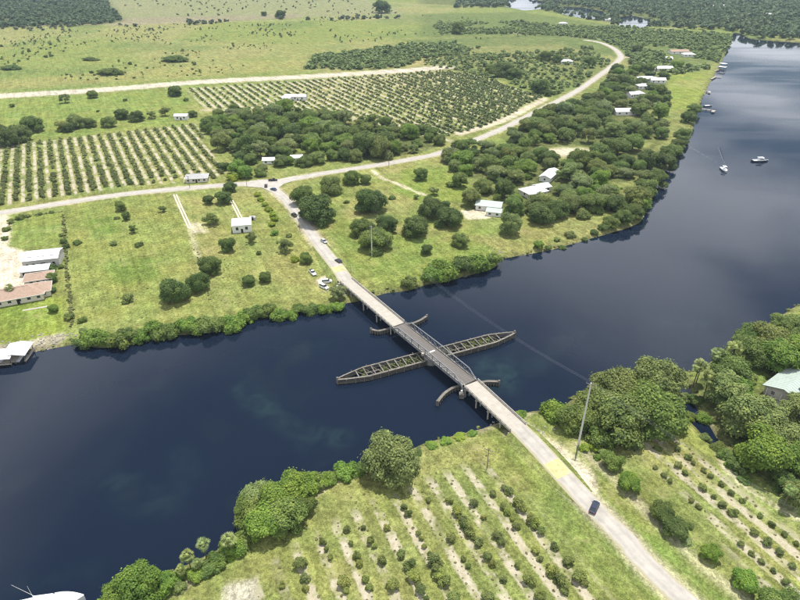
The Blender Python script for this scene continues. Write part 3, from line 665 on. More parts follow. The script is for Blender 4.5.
def approach(name, a, b, label):
    L, rz = frame(a, b); e = empty(name, (a[0], a[1], 0), rz); tag(e, label, 'bridge', None)
    hw = 3.05
    nseg = 4; sl = (L-0.1)/nseg
    for i in range(nseg):
        MB().box((0, 0.15+sl*(i+0.5), DECK-0.2), (2*hw, sl-0.03, 0.4)).build('deck_slab', M['concrete'], e)
    for sd in (-1, 1):
        MB().box((sd*(hw-0.17), L/2, DECK+0.16), (0.32, L-0.2, 0.32)).build('kerb', M['concrete'], e)
        pr = MB()
        pr.box((sd*(hw-0.12), L/2, DECK+0.85), (0.2, L-0.2, 0.22))
        pr.build('parapet_rail', M['concrete'], e)
        n = int(L/2.4)
        for k in range(n+1):
            MB().box((sd*(hw-0.12), 0.3+k*(L-0.6)/n, DECK+0.53), (0.18, 0.24, 0.44)).build('parapet_post', M['concrete'], e)
        MB().box((sd*1.9, L/2, DECK-0.68), (0.4, L-0.3, 0.6)).build('girder', M['concrete_dark'], e)
    for f in (0.02, 0.27, 0.52, 0.77):
        y = 0.5+f*L
        pi = MB(); pi.box((0, y, DECK-1.2), (2*hw-0.1, 0.8, 0.5)).build('pier_cap', M['concrete'], e)
        for x in (-2.7, -0.9, 0.9, 2.7): MB().tube([(x, y, -3.5), (x, y, DECK-1.43)], [0.26, 0.26], 8).build('pile', M['concrete'], e)
    MB().box((0, L-0.1, DECK-1.6), (2*hw+1.6, 0.6, 2.4)).build('abutment', M['concrete'], e)
    return e
SA = np.array(bridgeS)-BD*0.15; NA = np.array(bridgeN)+BD*0.15
approach('approach_span', SA, road_south[0]+np.array((0.0, -0.2)), 'pale concrete approach span joining near bank to the swing span')
approach('approach_span', NA, road_north[0]+np.array((-0.1, 0.2)), 'pale concrete approach span running to far bank from swing span')
# bridge tender's signal posts and gates
def post_sign(name, px, py, z0, h, label, cat, board=None):
    x, y = at(px, py, z0); e = empty(name, (x, y, z0)); tag(e, label, cat)
    MB().tube([(0, 0, -0.3), (0, 0, h)], [0.07, 0.05], 6).build('post', M['whitepaint'], e)
    if board: MB().box((0, -0.08, h-0.4), (board[0], 0.05, board[1])).build('board', M['whitepaint'], e)
    return e
def fender_arc(pts, label):
    P = smooth(W(pts, 1.6), 6); e = empty('curved_fender', (P[0][0], P[0][1], 0)); tag(e, label, 'fender', 'curved timber fenders at the bridge rest piers')
    o = P[0]
    def lp(p, z): return (p[0]-o[0], p[1]-o[1], z)
    n = len(P)
    Vc = MB(); Vw = MB()
    for i in range(n-1):
        a, b = P[i], P[i+1]
        Vc.beam(lp(a, 1.75), lp(b+(b-a)*0.06, 1.75), 1.0, 0.16)
        for z in (0.5, 1.05): Vw.beam(lp(a, z), lp(b+(b-a)*0.05, z), 0.8, 0.34)
    Vc.build('cap_plank', M['timber'], e); Vw.build('wale', M['timber_dark'], e)
    for i in range(0, n, 2):
        d = P[min(i+1, n-1)]-P[max(i-1, 0)]; d = d/np.hypot(*d); q = np.array([-d[1], d[0]])
        for sg in (-0.42, 0.42):
            p = P[i]+q*sg; MB().tube([lp(p, -3.2), lp(p, 1.9)], [0.17, 0.15], 7).build('pile', M['timber'], e)
    p = P[-1]; dp = MB()
    for a in range(4): dp.tube([lp(p+0.35*np.array((math.cos(a*1.57), math.sin(a*1.57))), -3.2), lp(p+0.25*np.array((math.cos(a*1.57), math.sin(a*1.57))), 2.3)], [0.2, 0.18], 7)
    dp.build('dolphin_piles', M['timber'], e)
fender_arc([(393, 327.5), (384, 330), (378, 331), (371, 329.5)], 'curved grey timber fender at far rest pier, downstream side left of deck')
fender_arc([(408, 324), (414, 323), (421, 320), (427, 316)], 'curved grey timber fender at far rest pier, right of the truss')
fender_arc([(460, 386), (452, 388.5), (444, 394), (437.5, 402)], 'long curved grey timber fender at near rest pier, left of deck')
fender_arc([(478, 384), (484, 382), (491, 381.5), (499, 382)], 'short curved grey timber fender at near rest pier, beside green shallows')

# pivot fender: two timber walls meeting at points
fa = np.array(at(337, 380, 1.6)); fb = np.array(at(515, 333, 1.6)); FL, frz = frame(fa, fb); fc = (fa+fb)/2
pf = empty('pivot_fender', (fc[0], fc[1], 0), frz); tag(pf, 'long boat-shaped weathered timber fender overgrown with weeds under swing span', 'fender')
hl = FL/2; fw = 2.75
def fx(y):
    t = (hl-abs(y))/10.5; return 0.15+(fw-0.15)*min(1, t)**0.8 if t < 1 else fw
ysamp = np.linspace(-hl, hl, 49)
for sd in (-1, 1):
    for i in range(len(ysamp)-1):
        a = (sd*fx(ysamp[i]), ysamp[i]); b = (sd*fx(ysamp[i+1]), ysamp[i+1])
        cwid = 0.7 if sd > 0 else 0.5
        MB().beam((*a, 1.95+0.02*(i % 2)), (*b, 1.95+0.02*(i % 2)), cwid, 0.14).build('walkway_plank', M['timber'], pf)
    wl = MB()
    for i in range(len(ysamp)-1):
        a = (sd*(fx(ysamp[i])+0.1), ysamp[i]); b = (sd*(fx(ysamp[i+1])+0.1), ysamp[i+1])
        for z in (0.15, 0.75, 1.35): wl.beam((*a, z), (*b, z), 0.28, 0.3)
    wl.build('wale', M['timber_dark'], pf)
    for i in range(0, len(ysamp), 2):
        y = ysamp[i]
        if i % 4 == 0: h = 2.0+0.5*rng.random()
        else: h = 2.0
        MB().tube([(sd*(fx(y)+0.33), y, -3.2), (sd*(fx(y)+0.33), y, h)], [0.17, 0.16], 7).build('pile', M['timber'], pf)
for i in range(5, len(ysamp)-5, 2):
    y = ysamp[i]
    if abs(y) < 2.5: continue
    MB().beam((-fx(y), y, 1.72), (fx(y), y, 1.72), 0.34, 0.3).build('cross_beam', M['timber'], pf)
    if i+2 < len(ysamp)-5: MB().beam((-fx(y), y, 1.5), (fx(y), ysamp[i+2], 1.5), 0.16, 0.2).build('cross_brace', M['timber'], pf)
for sd in (-1, 1):
    y = sd*(hl-0.2); dm = MB()
    for a in range(5): dm.tube([(0.4*math.cos(a*1.26), y+0.4*math.sin(a*1.26), -3.2), (0.25*math.cos(a*1.26), y+0.25*math.sin(a*1.26), 2.7)], [0.2, 0.17], 7)
    dm.build('dolphin_piles', M['timber'], pf)
# narrow ledge inside the walls, where the weeds root
MB().box((-1.0, 0, 0.42), (0.9, 2*hl-22, 0.25)).build('inner_ledge', M['timber_dark'], pf)
MB().box((1.3, 0, 0.42), (0.8, 2*hl-22, 0.25)).build('inner_ledge', M['timber_dark'], pf)

# ------------------------------------------------------------------ foliage meshes
def unit_vecs(n, r):
    v = r.normal(size=(n, 3)); return v/np.linalg.norm(v, axis=1)[:, None]
ICO_V = None
def ico():
    t = (1+5**.5)/2
    v = np.array([(-1, t, 0), (1, t, 0), (-1, -t, 0), (1, -t, 0), (0, -1, t), (0, 1, t), (0, -1, -t), (0, 1, -t), (t, 0, -1), (t, 0, 1), (-t, 0, -1), (-t, 0, 1)], float)
    v /= np.linalg.norm(v[0])
    f = np.array([(0, 11, 5), (0, 5, 1), (0, 1, 7), (0, 7, 10), (0, 10, 11), (1, 5, 9), (5, 11, 4), (11, 10, 2), (10, 7, 6), (7, 1, 8), (3, 9, 4), (3, 4, 2), (3, 2, 6), (3, 6, 8), (3, 8, 9), (4, 9, 5), (2, 4, 11), (6, 2, 10), (8, 6, 7), (9, 8, 1)])
    return v, f
def crown_arrays(seed, nl, nq, leaf, hz=1.25, base=0.25, lobe=(0.32, 0.5), flat=0.8, core=0.72, spread=1.0):
    """leaf clumps over uneven lobes; unit crown: radius ~1, z from base to hz"""
    r = np.random.default_rng(seed)
    mid = (base+hz)/2; hh = (hz-base)/2
    cs = []; rs_ = []
    for i in range(nl):
        a = i*2.399963+r.uniform(-.4, .4); u = r.uniform(0.0, 1)
        rad = math.sqrt((i+0.5)/nl)*0.72*spread; up = math.sqrt(max(0, 1-(rad/0.85)**2))
        z = mid+hh*(0.55*up*r.uniform(0.5, 1.0)-(u < 0.45)*r.uniform(0.35, 0.9)) - hh*0.08
        lr = r.uniform(*lobe)*(1-0.25*rad)*r.choice([0.72, 1.0, 1.12], p=[.35, .45, .2])
        cs.append((rad*math.cos(a)*r.uniform(.85, 1.15), rad*math.sin(a)*r.uniform(.85, 1.15), z)); rs_.append(lr)
    cs = np.array(cs); rs_ = np.array(rs_)
    w_ = rs_**2; k = r.choice(nl, nq*2, p=w_/w_.sum()); d = unit_vecs(nq*2, r); d[:, 2] = np.where(d[:, 2] < -0.45, -d[:, 2], d[:, 2])
    rr = rs_[k]*r.uniform(0.72, 1.08, nq*2)*np.where(r.random(nq*2) < 0.10, r.uniform(1.05, 1.3, nq*2), 1)
    p = cs[k]+d*rr[:, None]*np.array((1, 1, flat))
    # drop clumps buried deep inside another lobe
    keep = np.ones(len(p), bool)
    for i in range(nl):
        q = (p-cs[i])/np.array((1, 1, flat)); keep &= (np.linalg.norm(q, axis=1) > rs_[i]*0.70)
    p = p[keep][:nq]; d = d[keep][:nq]; n = len(p)
    nrm = d+0.6*unit_vecs(n, r)+np.array((0, 0, 0.6)); nrm /= np.linalg.norm(nrm, axis=1)[:, None]
    t1 = np.cross(nrm, unit_vecs(n, r)); t1 /= np.linalg.norm(t1, axis=1)[:, None]; t2 = np.cross(nrm, t1)
    s = leaf*r.uniform(0.6, 1.35, n)[:, None]; s2 = s*r.uniform(0.55, 1.0, n)[:, None]
    V = np.stack([p-t1*s, p-t2*s2+nrm*s*.15, p+t1*s, p+t2*s2+nrm*s*.15], 1).reshape(-1, 3)
    Fq = np.arange(n*4).reshape(-1, 4)
    iv, fi = ico(); CV = []; CF = []
    for i in range(nl):
        jitv = iv*(1+r.uniform(-.15, .15, (12, 1)))
        CV.append(cs[i]+jitv*rs_[i]*core*np.array((1, 1, flat))); CF.append(fi+i*12)
    return V, Fq, np.vstack(CV), np.vstack(CF)
def to_mesh(name, V, Fq, CV, CF):
    # quads and core triangles in one mesh (core triangles written as quads with a split edge avoided: two polygons sizes)
    m = bpy.data.meshes.new(name); nq, nt3 = len(Fq), len(CF)
    Vt = np.vstack([V, CV]).astype(np.float32); loops = np.concatenate([Fq.ravel(), (CF+len(V)).ravel()]).astype(np.int32)
    m.vertices.add(len(Vt)); m.vertices.foreach_set('co', Vt.ravel())
    m.loops.add(len(loops)); m.loops.foreach_set('vertex_index', loops)
    m.polygons.add(nq+nt3)
    m.polygons.foreach_set('loop_start', np.concatenate([np.arange(nq)*4, nq*4+np.arange(nt3)*3]).astype(np.int32))
    m.update(calc_edges=True); m.materials.append(M['leaf']); return m
def trunk_mesh(name, seed, h=0.75, r0=0.07, limbs=5, spread=0.5):
    r = random.Random(seed); mb = MB(); bend = r.uniform(-.08, .08)
    mb.tube([(0, 0, -0.06), (bend*.3, 0, h*.25), (bend, bend*.5, h*.55)], [r0*1.25, r0*.9, r0*.7], 7)
    for i in range(limbs):
        a = 2*math.pi*i/limbs+r.uniform(-.4, .4); e = spread*r.uniform(.7, 1.2)
        mb.tube([(bend, bend*.5, h*.5), (bend+e*.45*math.cos(a), e*.45*math.sin(a), h*.78), (bend+e*math.cos(a), e*math.sin(a), h*r.uniform(.95, 1.15))], [r0*.55, r0*.4, r0*.15], 5)
    m = mb.mesh(name); m.materials.append(M['bark']); return m
CR = {}
CR['oak'] = [to_mesh('oak_crown', *crown_arrays(100+i, 30, 9500, 0.036, 1.3, 0.0, (0.26, 0.44), 0.85, core=0.62)) for i in range(5)]
CR['round'] = [to_mesh('round_crown', *crown_arrays(200+i, 24, 7200, 0.043, 1.55, 0.0, (0.30, 0.48), 0.95, spread=0.95, core=0.62)) for i in range(4)]
CR['loose'] = [to_mesh('loose_crown', *crown_arrays(300+i, 14, 4200, 0.046, 1.55, 0.1, (0.24, 0.40), 0.9, core=0.5)) for i in range(4)]
CR['shrub'] = [to_mesh('shrub_crown', *crown_arrays(400+i, 15, 2800, 0.062, 0.95, -0.1, (0.33, 0.5), 0.85)) for i in range(5)]
CR['citrus'] = [to_mesh('citrus_crown', *crown_arrays(500+i, 7, 800, 0.10, 1.35, 0.02, (0.38, 0.58), 0.95, spread=0.8)) for i in range(6)]
LOW = [crown_arrays(600+i, 4, 44, 0.36, 1.3, 0.0, (0.42, 0.6), 0.9, spread=0.8) for i in range(8)]
LOWC = [crown_arrays(700+i, 3, 40, 0.30, 1.3, 0.0, (0.42, 0.6), 0.9, spread=0.8) for i in range(8)]
TUFT = [crown_arrays(750+i, 1, 14, 0.4, 1.0, 0.0, (0.7, 0.9), 0.8) for i in range(6)]
TK = [trunk_mesh('tree_trunk', i) for i in range(3)]
# fan palm: head of blades on stalks
def palm_head(seed, n=34):
    r = np.random.default_rng(seed); V = []; Fq = []
    for i in range(n):
        a = i*2.4+r.uniform(-.3, .3); el = r.uniform(-0.75, 1.25); L = r.uniform(.75, 1.05)
        d = np.array((math.cos(a)*math.cos(el), math.sin(a)*math.cos(el), math.sin(el))); sdv = np.array((-math.sin(a), math.cos(a), 0)); up = np.cross(d, sdv)
        for j in range(7):
            f = (j-3)/3*1.15; dd = d*math.cos(f)+sdv*math.sin(f)
            p0 = d*L*.45; p1 = p0+dd*L*.5-np.array((0, 0, .12*L)); sw = np.cross(dd, up)*0.055+up*0.02
            n0 = len(V); V += [p0, (p0+p1)/2-sw, p1, (p0+p1)/2+sw]; Fq.append((n0, n0+1, n0+2, n0+3))
        n0 = len(V); V += [np.zeros(3)-sdv*.02, p0*0.98-sdv*.03, p0*.98+sdv*.03, sdv*.02]; Fq.append((n0, n0+1, n0+2, n0+3))
    V = np.array(V); Fq = np.array(Fq); iv, fi = ico()
    return to_mesh('palm_head', V, Fq, iv*0.28, fi)
PH = [palm_head(800+i) for i in range(3)]
def palm_trunk():
    mb = MB(); mb.tube([(0, 0, -.06), (.01, 0, .3), (.02, .01, .7), (.02, .01, 1)], [.035, .028, .026, .03], 7); m = mb.mesh('palm_trunk'); m.materials.append(M['bark']); return m
PT = palm_trunk()

TINT = {'dark': (0.105, 0.158, 0.038), 'mid': (0.145, 0.208, 0.048), 'olive': (0.185, 0.232, 0.066), 'bright': (0.165, 0.262, 0.042), 'lime': (0.276, 0.357, 0.044),
        'grey': (0.212, 0.265, 0.097), 'pale': (0.258, 0.323, 0.111), 'grove': (0.15, 0.178, 0.06), 'citrus': (0.155, 0.19, 0.055), 'citrusb': (0.215, 0.25, 0.06)}
def vary(c, a=0.14):
    k = 1+rng.uniform(-a, a); return (c[0]*k*(1+rng.uniform(-.08, .08)), c[1]*k, c[2]*k*(1+rng.uniform(-.12, .12)), 1)
NAMES = {'oak': 'oak_tree', 'round': 'broadleaf_tree', 'loose': 'open_crowned_tree', 'shrub': 'shrub', 'citrus': 'citrus_bush', 'palm': 'cabbage_palm'}
CATS = {'oak': 'tree', 'round': 'tree', 'loose': 'tree', 'shrub': 'shrub', 'citrus': 'citrus bush', 'palm': 'palm'}
cnt = 0
PLANTED = []
def plant(kind, x, y, wid, tint, label, group, hfac=1.0, z=None):
    """wid = crown width in metres"""
    global cnt; cnt += 1
    z0 = zat(x, y) if z is None else z
    z0 = max(z0, -0.3)-0.05
    s = wid/2; c = vary(TINT[tint] if isinstance(tint, str) else tint); rot = rng.uniform(0, 6.28)
    PLANTED.append((x, y, wid))
    if kind == 'palm':
        e = empty('cabbage_palm', (x, y, z0), rot); h = hfac
        t = add('trunk', PT, None, e); t.scale = (h*.75, h*.75, h)
        q = add('crown', PH[cnt % 3], None, e); q.location = (.02*h*.75, .01*h*.75, h); q.scale = (s, s, s); q.color = c
        return tag(e, label, 'palm', group)
    if kind in ('shrub', 'citrus'):
        o = add(NAMES[kind], CR[kind][cnt % len(CR[kind])]); o.location = (x, y, z0); o.rotation_euler = (0, 0, rot)
        o.scale = (s*rng.uniform(.92, 1.08), s*rng.uniform(.92, 1.08), s*hfac); o.color = c
        return tag(o, label, CATS[kind], group)
    e = empty(NAMES[kind], (x, y, z0), rot)
    q = add('crown', CR[kind][cnt % len(CR[kind])], None, e); q.scale = (s*rng.uniform(.93, 1.07), s*rng.uniform(.93, 1.07), s*hfac); q.color = c
    t = add('trunk', TK[cnt % 3], None, e); t.scale = (s, s, s*hfac)
    return tag(e, label, CATS[kind], group)
LOOK = {'grove': 'olive', 'dark': 'dark green', 'mid': 'mid green', 'olive': 'olive green', 'bright': 'bright green', 'lime': 'lime green', 'grey': 'grey-green', 'pale': 'pale green', 'citrus': 'green', 'citrusb': 'yellow-green'}
KW = {'oak': 'spreading oak', 'round': 'rounded tree', 'loose': 'thin-crowned tree', 'shrub': 'shrub', 'palm': 'cabbage palm'}
def cluster(phrase, group, items):
    """items: (kind, px, py, width_px, tint[, height factor]); named by size rank or order from the left"""
    items = sorted(items, key=lambda i: i[1]); n = len(items)
    big = max(range(n), key=lambda i: items[i][3]) if n > 1 else 0
    for i, it in enumerate(items):
        kind, px, py, wpx, tint = it[:5]; hf = it[5] if len(it) > 5 else (1.0 if kind != 'palm' else 7.0)
        x, y = at(px, py); wid = wpx*mpp(px, py)*1.03
        if wat(x, y) > 0.5: x, y = at(px, py, 0.3)
        y += 0.06*wid
        if n == 1: lab = f'{LOOK[tint]} {KW[kind]} {phrase}'
        elif n <= 24: lab = f'{LOOK[tint]} {KW[kind]}, {ORD[i]} from left {phrase}'
        else: lab = f'{LOOK[tint]} {KW[kind]} {phrase}'
        plant(kind, x, y, wid, tint, lab, group, hf)

# ---- south bank, foreground
cluster('at the near waterline by the white yacht', 'waterside trees near the yacht', [('oak', 143, 598, 52, 'bright', 1.25), ('oak', 118, 606, 40, 'bright', 1.0), ('round', 161, 592, 30, 'bright', .9)])
cluster('on near bank, beyond the grove edge', 'palms on near bank', [('palm', 206, 557, 17, 'pale', 6.0), ('palm', 231, 554, 19, 'pale', 5.6), ('palm', 190, 567, 17, 'pale', 5.0), ('palm', 199, 571, 13, 'pale', 3.4), ('palm', 183, 577, 14, 'pale', 3.5)])
cluster('in the low thicket along near bank', 'bankside shrubs, near bank', [('shrub', 207, 572, 22, 'mid'), ('shrub', 218, 562, 24, 'mid'), ('shrub', 232, 552, 26, 'bright'), ('shrub', 243, 543, 24, 'mid'), ('shrub', 195, 578, 20, 'bright'),
        ('shrub', 226, 546, 20, 'mid'), ('shrub', 178, 590, 16, 'olive'), ('shrub', 172, 584, 22, 'bright')])
cluster('in the clump at the bend of near bank', 'tree clump on near bank', [('round', 252, 522, 36, 'mid'), ('round', 266, 533, 44, 'bright', 0.9), ('oak', 258, 506, 44, 'grey'), ('round', 285, 505, 44, 'bright'), ('round', 303, 498, 38, 'bright'),
        ('oak', 284, 527, 46, 'mid'), ('oak', 303, 512, 32, 'dark'), ('shrub', 247, 515, 28, 'olive'), ('shrub', 316, 486, 26, 'mid')])
cluster('on near bank, left of the lone grey oak', 'waterside shrubs, near bank', [('shrub', 324, 483, 20, 'bright'), ('shrub', 345, 473, 26, 'bright'), ('shrub', 358, 471, 22, 'mid'), ('shrub', 333, 477, 18, 'mid')])
cluster('standing alone above the near waterline', 'lone oak on near bank', [('oak', 390, 476, 60, 'grey', 1.15)])
cluster('at water between grey oak and bridge', 'waterside bushes by the bridge', [('shrub', 432, 445, 12, 'bright', .6), ('shrub', 446, 441, 13, 'bright', .6), ('shrub', 460, 437, 13, 'lime', .6), ('shrub', 472, 433, 11, 'bright', .6), ('shrub', 521, 413, 13, 'bright', .9), ('shrub', 418, 452, 10, 'mid', .6)])
cluster('in big clump beside tall near pole', 'clump of oaks beside the tall pole', [('shrub', 557, 417, 30, 'bright', 1.1), ('round', 572, 428, 34, 'mid'), ('oak', 596, 420, 50, 'olive', 1.05), ('oak', 620, 432, 62, 'olive', 1.0), ('oak', 650, 430, 66, 'mid', 1.0),
        ('oak', 615, 404, 52, 'olive', 1.1), ('oak', 655, 400, 60, 'olive', 1.05), ('oak', 636, 412, 50, 'mid', 1.1), ('shrub', 600, 442, 30, 'mid'), ('shrub', 632, 446, 26, 'dark'), ('shrub', 665, 432, 24, 'mid')])
cluster('at the foot of the tall near pole', 'low shrubs around the near pole', [('shrub', 584, 450, 11, 'lime'), ('shrub', 594, 449, 12, 'lime'), ('shrub', 603, 455, 11, 'pale'), ('shrub', 597, 459, 8, 'bright')])
cluster('in the wood around the inlet', 'wood around the inlet', [('palm', 704, 398, 22, 'pale', 9), ('palm', 713, 374, 18, 'pale', 9), ('palm', 729, 370, 18, 'pale', 10), ('palm', 697, 382, 18, 'pale', 8),
        ('round', 722, 404, 46, 'olive'), ('round', 737, 408, 38, 'bright'), ('oak', 726, 380, 42, 'mid'), ('oak', 745, 362, 40, 'mid'), ('oak', 766, 352, 44, 'olive'), ('oak', 752, 345, 34, 'dark'), ('oak', 784, 335, 34, 'mid'),
        ('round', 776, 372, 44, 'bright'), ('round', 798, 360, 36, 'bright'), ('oak', 800, 335, 30, 'mid'), ('shrub', 744, 384, 24, 'olive')])
cluster('in the wood below the green-roofed house', 'wood below the green-roofed house', [('oak', 750, 432, 62, 'olive', 1.05), ('oak', 772, 448, 54, 'olive'), ('round', 762, 468, 54, 'bright'), ('oak', 795, 465, 46, 'bright'), ('oak', 798, 420, 40, 'olive'), ('shrub', 739, 470, 22, 'dark'),
        ('palm', 783, 508, 15, 'pale', 7), ('round', 796, 505, 34, 'olive'), ('shrub', 719, 446, 17, 'mid'), ('oak', 785, 490, 30, 'dark')])
cluster('along the narrow inlet', 'shrubs along the inlet', [('shrub', 683, 398, 14, 'olive'), ('shrub', 696, 398, 16, 'mid'), ('shrub', 692, 414, 13, 'mid'), ('shrub', 704, 420, 16, 'bright'), ('shrub', 706, 436, 12, 'olive'), ('shrub', 727, 456, 18, 'mid'), ('shrub', 733, 466, 16, 'bright', .7), ('shrub', 745, 482, 14, 'bright', .6), ('palm', 693, 388, 15, 'pale', 8)])
cluster('along the grove edge beside the near road', 'trees along the right-hand grove', [('round', 612, 468, 22, 'mid'), ('round', 629, 490, 26, 'bright', .9), ('round', 661, 519, 27, 'dark', .85), ('round', 674, 534, 29, 'dark', .85), ('round', 709, 559, 22, 'bright'), ('round', 744, 587, 28, 'bright', .9),
        ('round', 778, 612, 38, 'mid', .9), ('shrub', 690, 527, 10, 'olive'), ('shrub', 686, 543, 12, 'pale', .6)])
# ---- far bank, left field
cluster('in the rough field left of cottage', 'field trees', [('round', 121, 211, 11, 'mid', 1.2), ('round', 127, 220, 10, 'dark', 1.2), ('loose', 134, 233, 9, 'mid', 1.3), ('shrub', 139, 246, 9, 'dark'), ('shrub', 117, 219, 6, 'olive'), ('loose', 163, 212, 9, 'olive'),
        ('shrub', 114, 245, 8, 'olive'), ('shrub', 78, 244, 8, 'mid'), ('shrub', 127, 302, 14, 'olive', 1.1), ('oak', 175, 302, 31, 'dark', 1.25), ('oak', 199, 291, 24, 'dark', 1.2), ('oak', 210, 274, 24, 'dark', 1.2)])
cluster('on the lawn around the white cottage', 'trees around the white cottage', [('round', 209, 204, 12, 'dark'), ('round', 224, 204, 17, 'dark'), ('oak', 230, 192, 15, 'dark'), ('loose', 212, 225, 17, 'olive'), ('round', 228, 251, 17, 'dark', 1.1), ('loose', 251, 243, 13, 'olive', 1.2), ('shrub', 259, 254, 6, 'dark'),
        ('round', 249, 285, 14, 'dark', .95), ('round', 265, 282, 15, 'dark', .95), ('round', 306, 263, 14, 'mid'), ('loose', 285, 252, 16, 'olive', 1.2), ('shrub', 289, 237, 7, 'olive')])
cluster('in the clipped hedge beside the far road', 'lime hedge beside far road', [('shrub', 258, 196, 8, 'lime'), ('shrub', 261, 201, 8, 'lime'), ('shrub', 265, 206, 8, 'lime'), ('shrub', 269, 211, 9, 'lime'), ('shrub', 273, 216, 9, 'lime'), ('shrub', 275, 221, 9, 'lime'), ('shrub', 272, 226, 8, 'lime'),
        ('shrub', 274, 235, 9, 'bright'), ('shrub', 295, 261, 10, 'lime')])
cluster('behind the left arm of the road junction', 'trees behind the junction', [('oak', 224, 170, 13, 'dark'), ('round', 236, 174, 18, 'bright'), ('round', 246, 178, 17, 'bright'), ('shrub', 234, 180, 14, 'lime'), ('oak', 260, 176, 13, 'mid'), ('oak', 250, 164, 17, 'mid'), ('oak', 240, 162, 15, 'dark')])
cluster('around the white roofs above the junction', 'trees around the junction houses', [('oak', 262, 172, 12, 'olive'), ('oak', 281, 166, 17, 'olive'), ('round', 289, 165, 12, 'bright'), ('oak', 306, 166, 16, 'mid'), ('oak', 318, 163, 18, 'olive'), ('oak', 332, 160, 16, 'mid'), ('oak', 345, 160, 18, 'dark'), ('round', 325, 153, 14, 'bright'), ('loose', 298, 166, 9, 'mid'), ('oak', 285, 157, 18, 'mid'), ('oak', 272, 156, 16, 'dark'), ('loose', 359, 158, 12, 'olive')])
cluster('on the right verge of the far road', 'big oaks beside the far road', [('oak', 303, 204, 26, 'dark', 1.1), ('oak', 317, 222, 42, 'dark', 1.0), ('oak', 331, 193, 24, 'olive', 1.1), ('oak', 352, 184, 20, 'mid'), ('round', 366, 184, 13, 'mid'), ('shrub', 346, 203, 6, 'olive')])
cluster('in the oak group around the far pole', 'oaks around the far pole', [('oak', 371, 212, 34, 'dark', 1.1), ('oak', 386, 232, 24, 'dark', 1.1), ('oak', 362, 236, 27, 'dark'), ('oak', 376, 249, 34, 'mid', .9), ('shrub', 392, 199, 9, 'mid', .7)])
cluster('on the park lawn by the green shed', 'lawn trees right of far pole', [('round', 421, 180, 16, 'mid'), ('round', 460, 187, 20, 'mid'), ('shrub', 451, 187, 11, 'mid'), ('oak', 430, 217, 27, 'dark', 1.15), ('round', 446, 208, 10, 'dark'), ('oak', 449, 226, 28, 'dark', 1.0), ('oak', 415, 236, 31, 'dark', 1.0),
        ('oak', 460, 246, 20, 'olive'), ('round', 426, 254, 13, 'dark'), ('loose', 434, 195, 12, 'pale'), ('loose', 416, 199, 6, 'olive')])
cluster('overhanging far shore right of the bridge', 'waterside bushes right of the bridge', [('shrub', 410, 287, 18, 'olive'), ('shrub', 432, 281, 24, 'bright'), ('shrub', 446, 275, 30, 'bright', 1.1), ('shrub', 462, 270, 26, 'mid', 1.1), ('shrub', 478, 267, 26, 'bright', 1.1), ('shrub', 491, 262, 20, 'mid'), ('shrub', 437, 272, 22, 'mid')])
cluster('on far shore below white-roofed house', 'small trees on far shore', [('round', 538, 250, 11, 'bright'), ('shrub', 571, 236, 11, 'olive'), ('shrub', 557, 240, 7, 'olive'), ('shrub', 548, 249, 7, 'mid'), ('shrub', 563, 248, 9, 'dark', .7), ('shrub', 594, 235, 10, 'dark', .7), ('shrub', 585, 240, 8, 'mid', .7), ('shrub', 604, 229, 12, 'mid')])
cluster('around green-roofed shed and white house', 'trees around the far shore houses', [('round', 471, 206, 23, 'olive'), ('oak', 483, 193, 22, 'olive'), ('oak', 510, 234, 24, 'olive', 1.4), ('oak', 514, 214, 24, 'mid', 1.2), ('oak', 540, 223, 30, 'dark', 1.0), ('oak', 555, 218, 28, 'dark', 1.0), ('shrub', 583, 218, 17, 'olive'),
        ('oak', 571, 212, 27, 'olive'), ('oak', 592, 211, 30, 'mid'), ('loose', 497, 204, 9, 'mid', 1.6)])
cluster('in far shore hedge left of bridge', 'hedge of shrubs along far shore', 
        [('shrub', 82+i*11.5+rng.uniform(-2, 2), 347-i*1.0-(9 if i > 13 else 0)-(i > 5)*4-(i > 18)*3+rng.uniform(-3, 1), rng.uniform(19, 27)*(0.78 if i > 14 else 1.0), ['mid', 'bright', 'bright', 'mid'][i % 4], 1.0) for i in range(23)])
cluster('at shore left of far bridge end', 'bare tree by far bridge end', [('loose', 338, 302, 20, 'grey', 1.0)])
cluster('on field boundary beside metal shed', 'weedy boundary line', [('shrub', 62, 236, 6, 'olive'), ('shrub', 64, 243, 8, 'dark'), ('shrub', 66, 248, 8, 'dark'), ('shrub', 67, 276, 5, 'olive'), ('shrub', 68, 286, 5, 'olive'), ('shrub', 69, 319, 11, 'olive'), ('shrub', 82, 322, 10, 'mid'), ('shrub', 83, 331, 8, 'grey')])
cluster('at the corner hedge of the left lawn', 'hedge at the left lawn', [('shrub', 21, 219, 9, 'mid'), ('shrub', 11, 223, 8, 'olive'), ('shrub', 6, 231, 8, 'mid'), ('shrub', 5, 240, 8, 'mid'), ('shrub', 28, 217, 6, 'olive'), ('shrub', 40, 215, 5, 'olive'), ('shrub', 52, 213, 5, 'olive')])
cluster('beside the brown-roofed house', 'garden trees by brown-roofed house', [('round', 52, 282, 13, 'mid'), ('round', 54, 312, 11, 'bright'), ('shrub', 51, 270, 12, 'mid'), ('shrub', 61, 268, 7, 'mid'), ('palm', 13, 299, 14, 'pale', 5), ('shrub', 52, 292, 9, 'dark')])
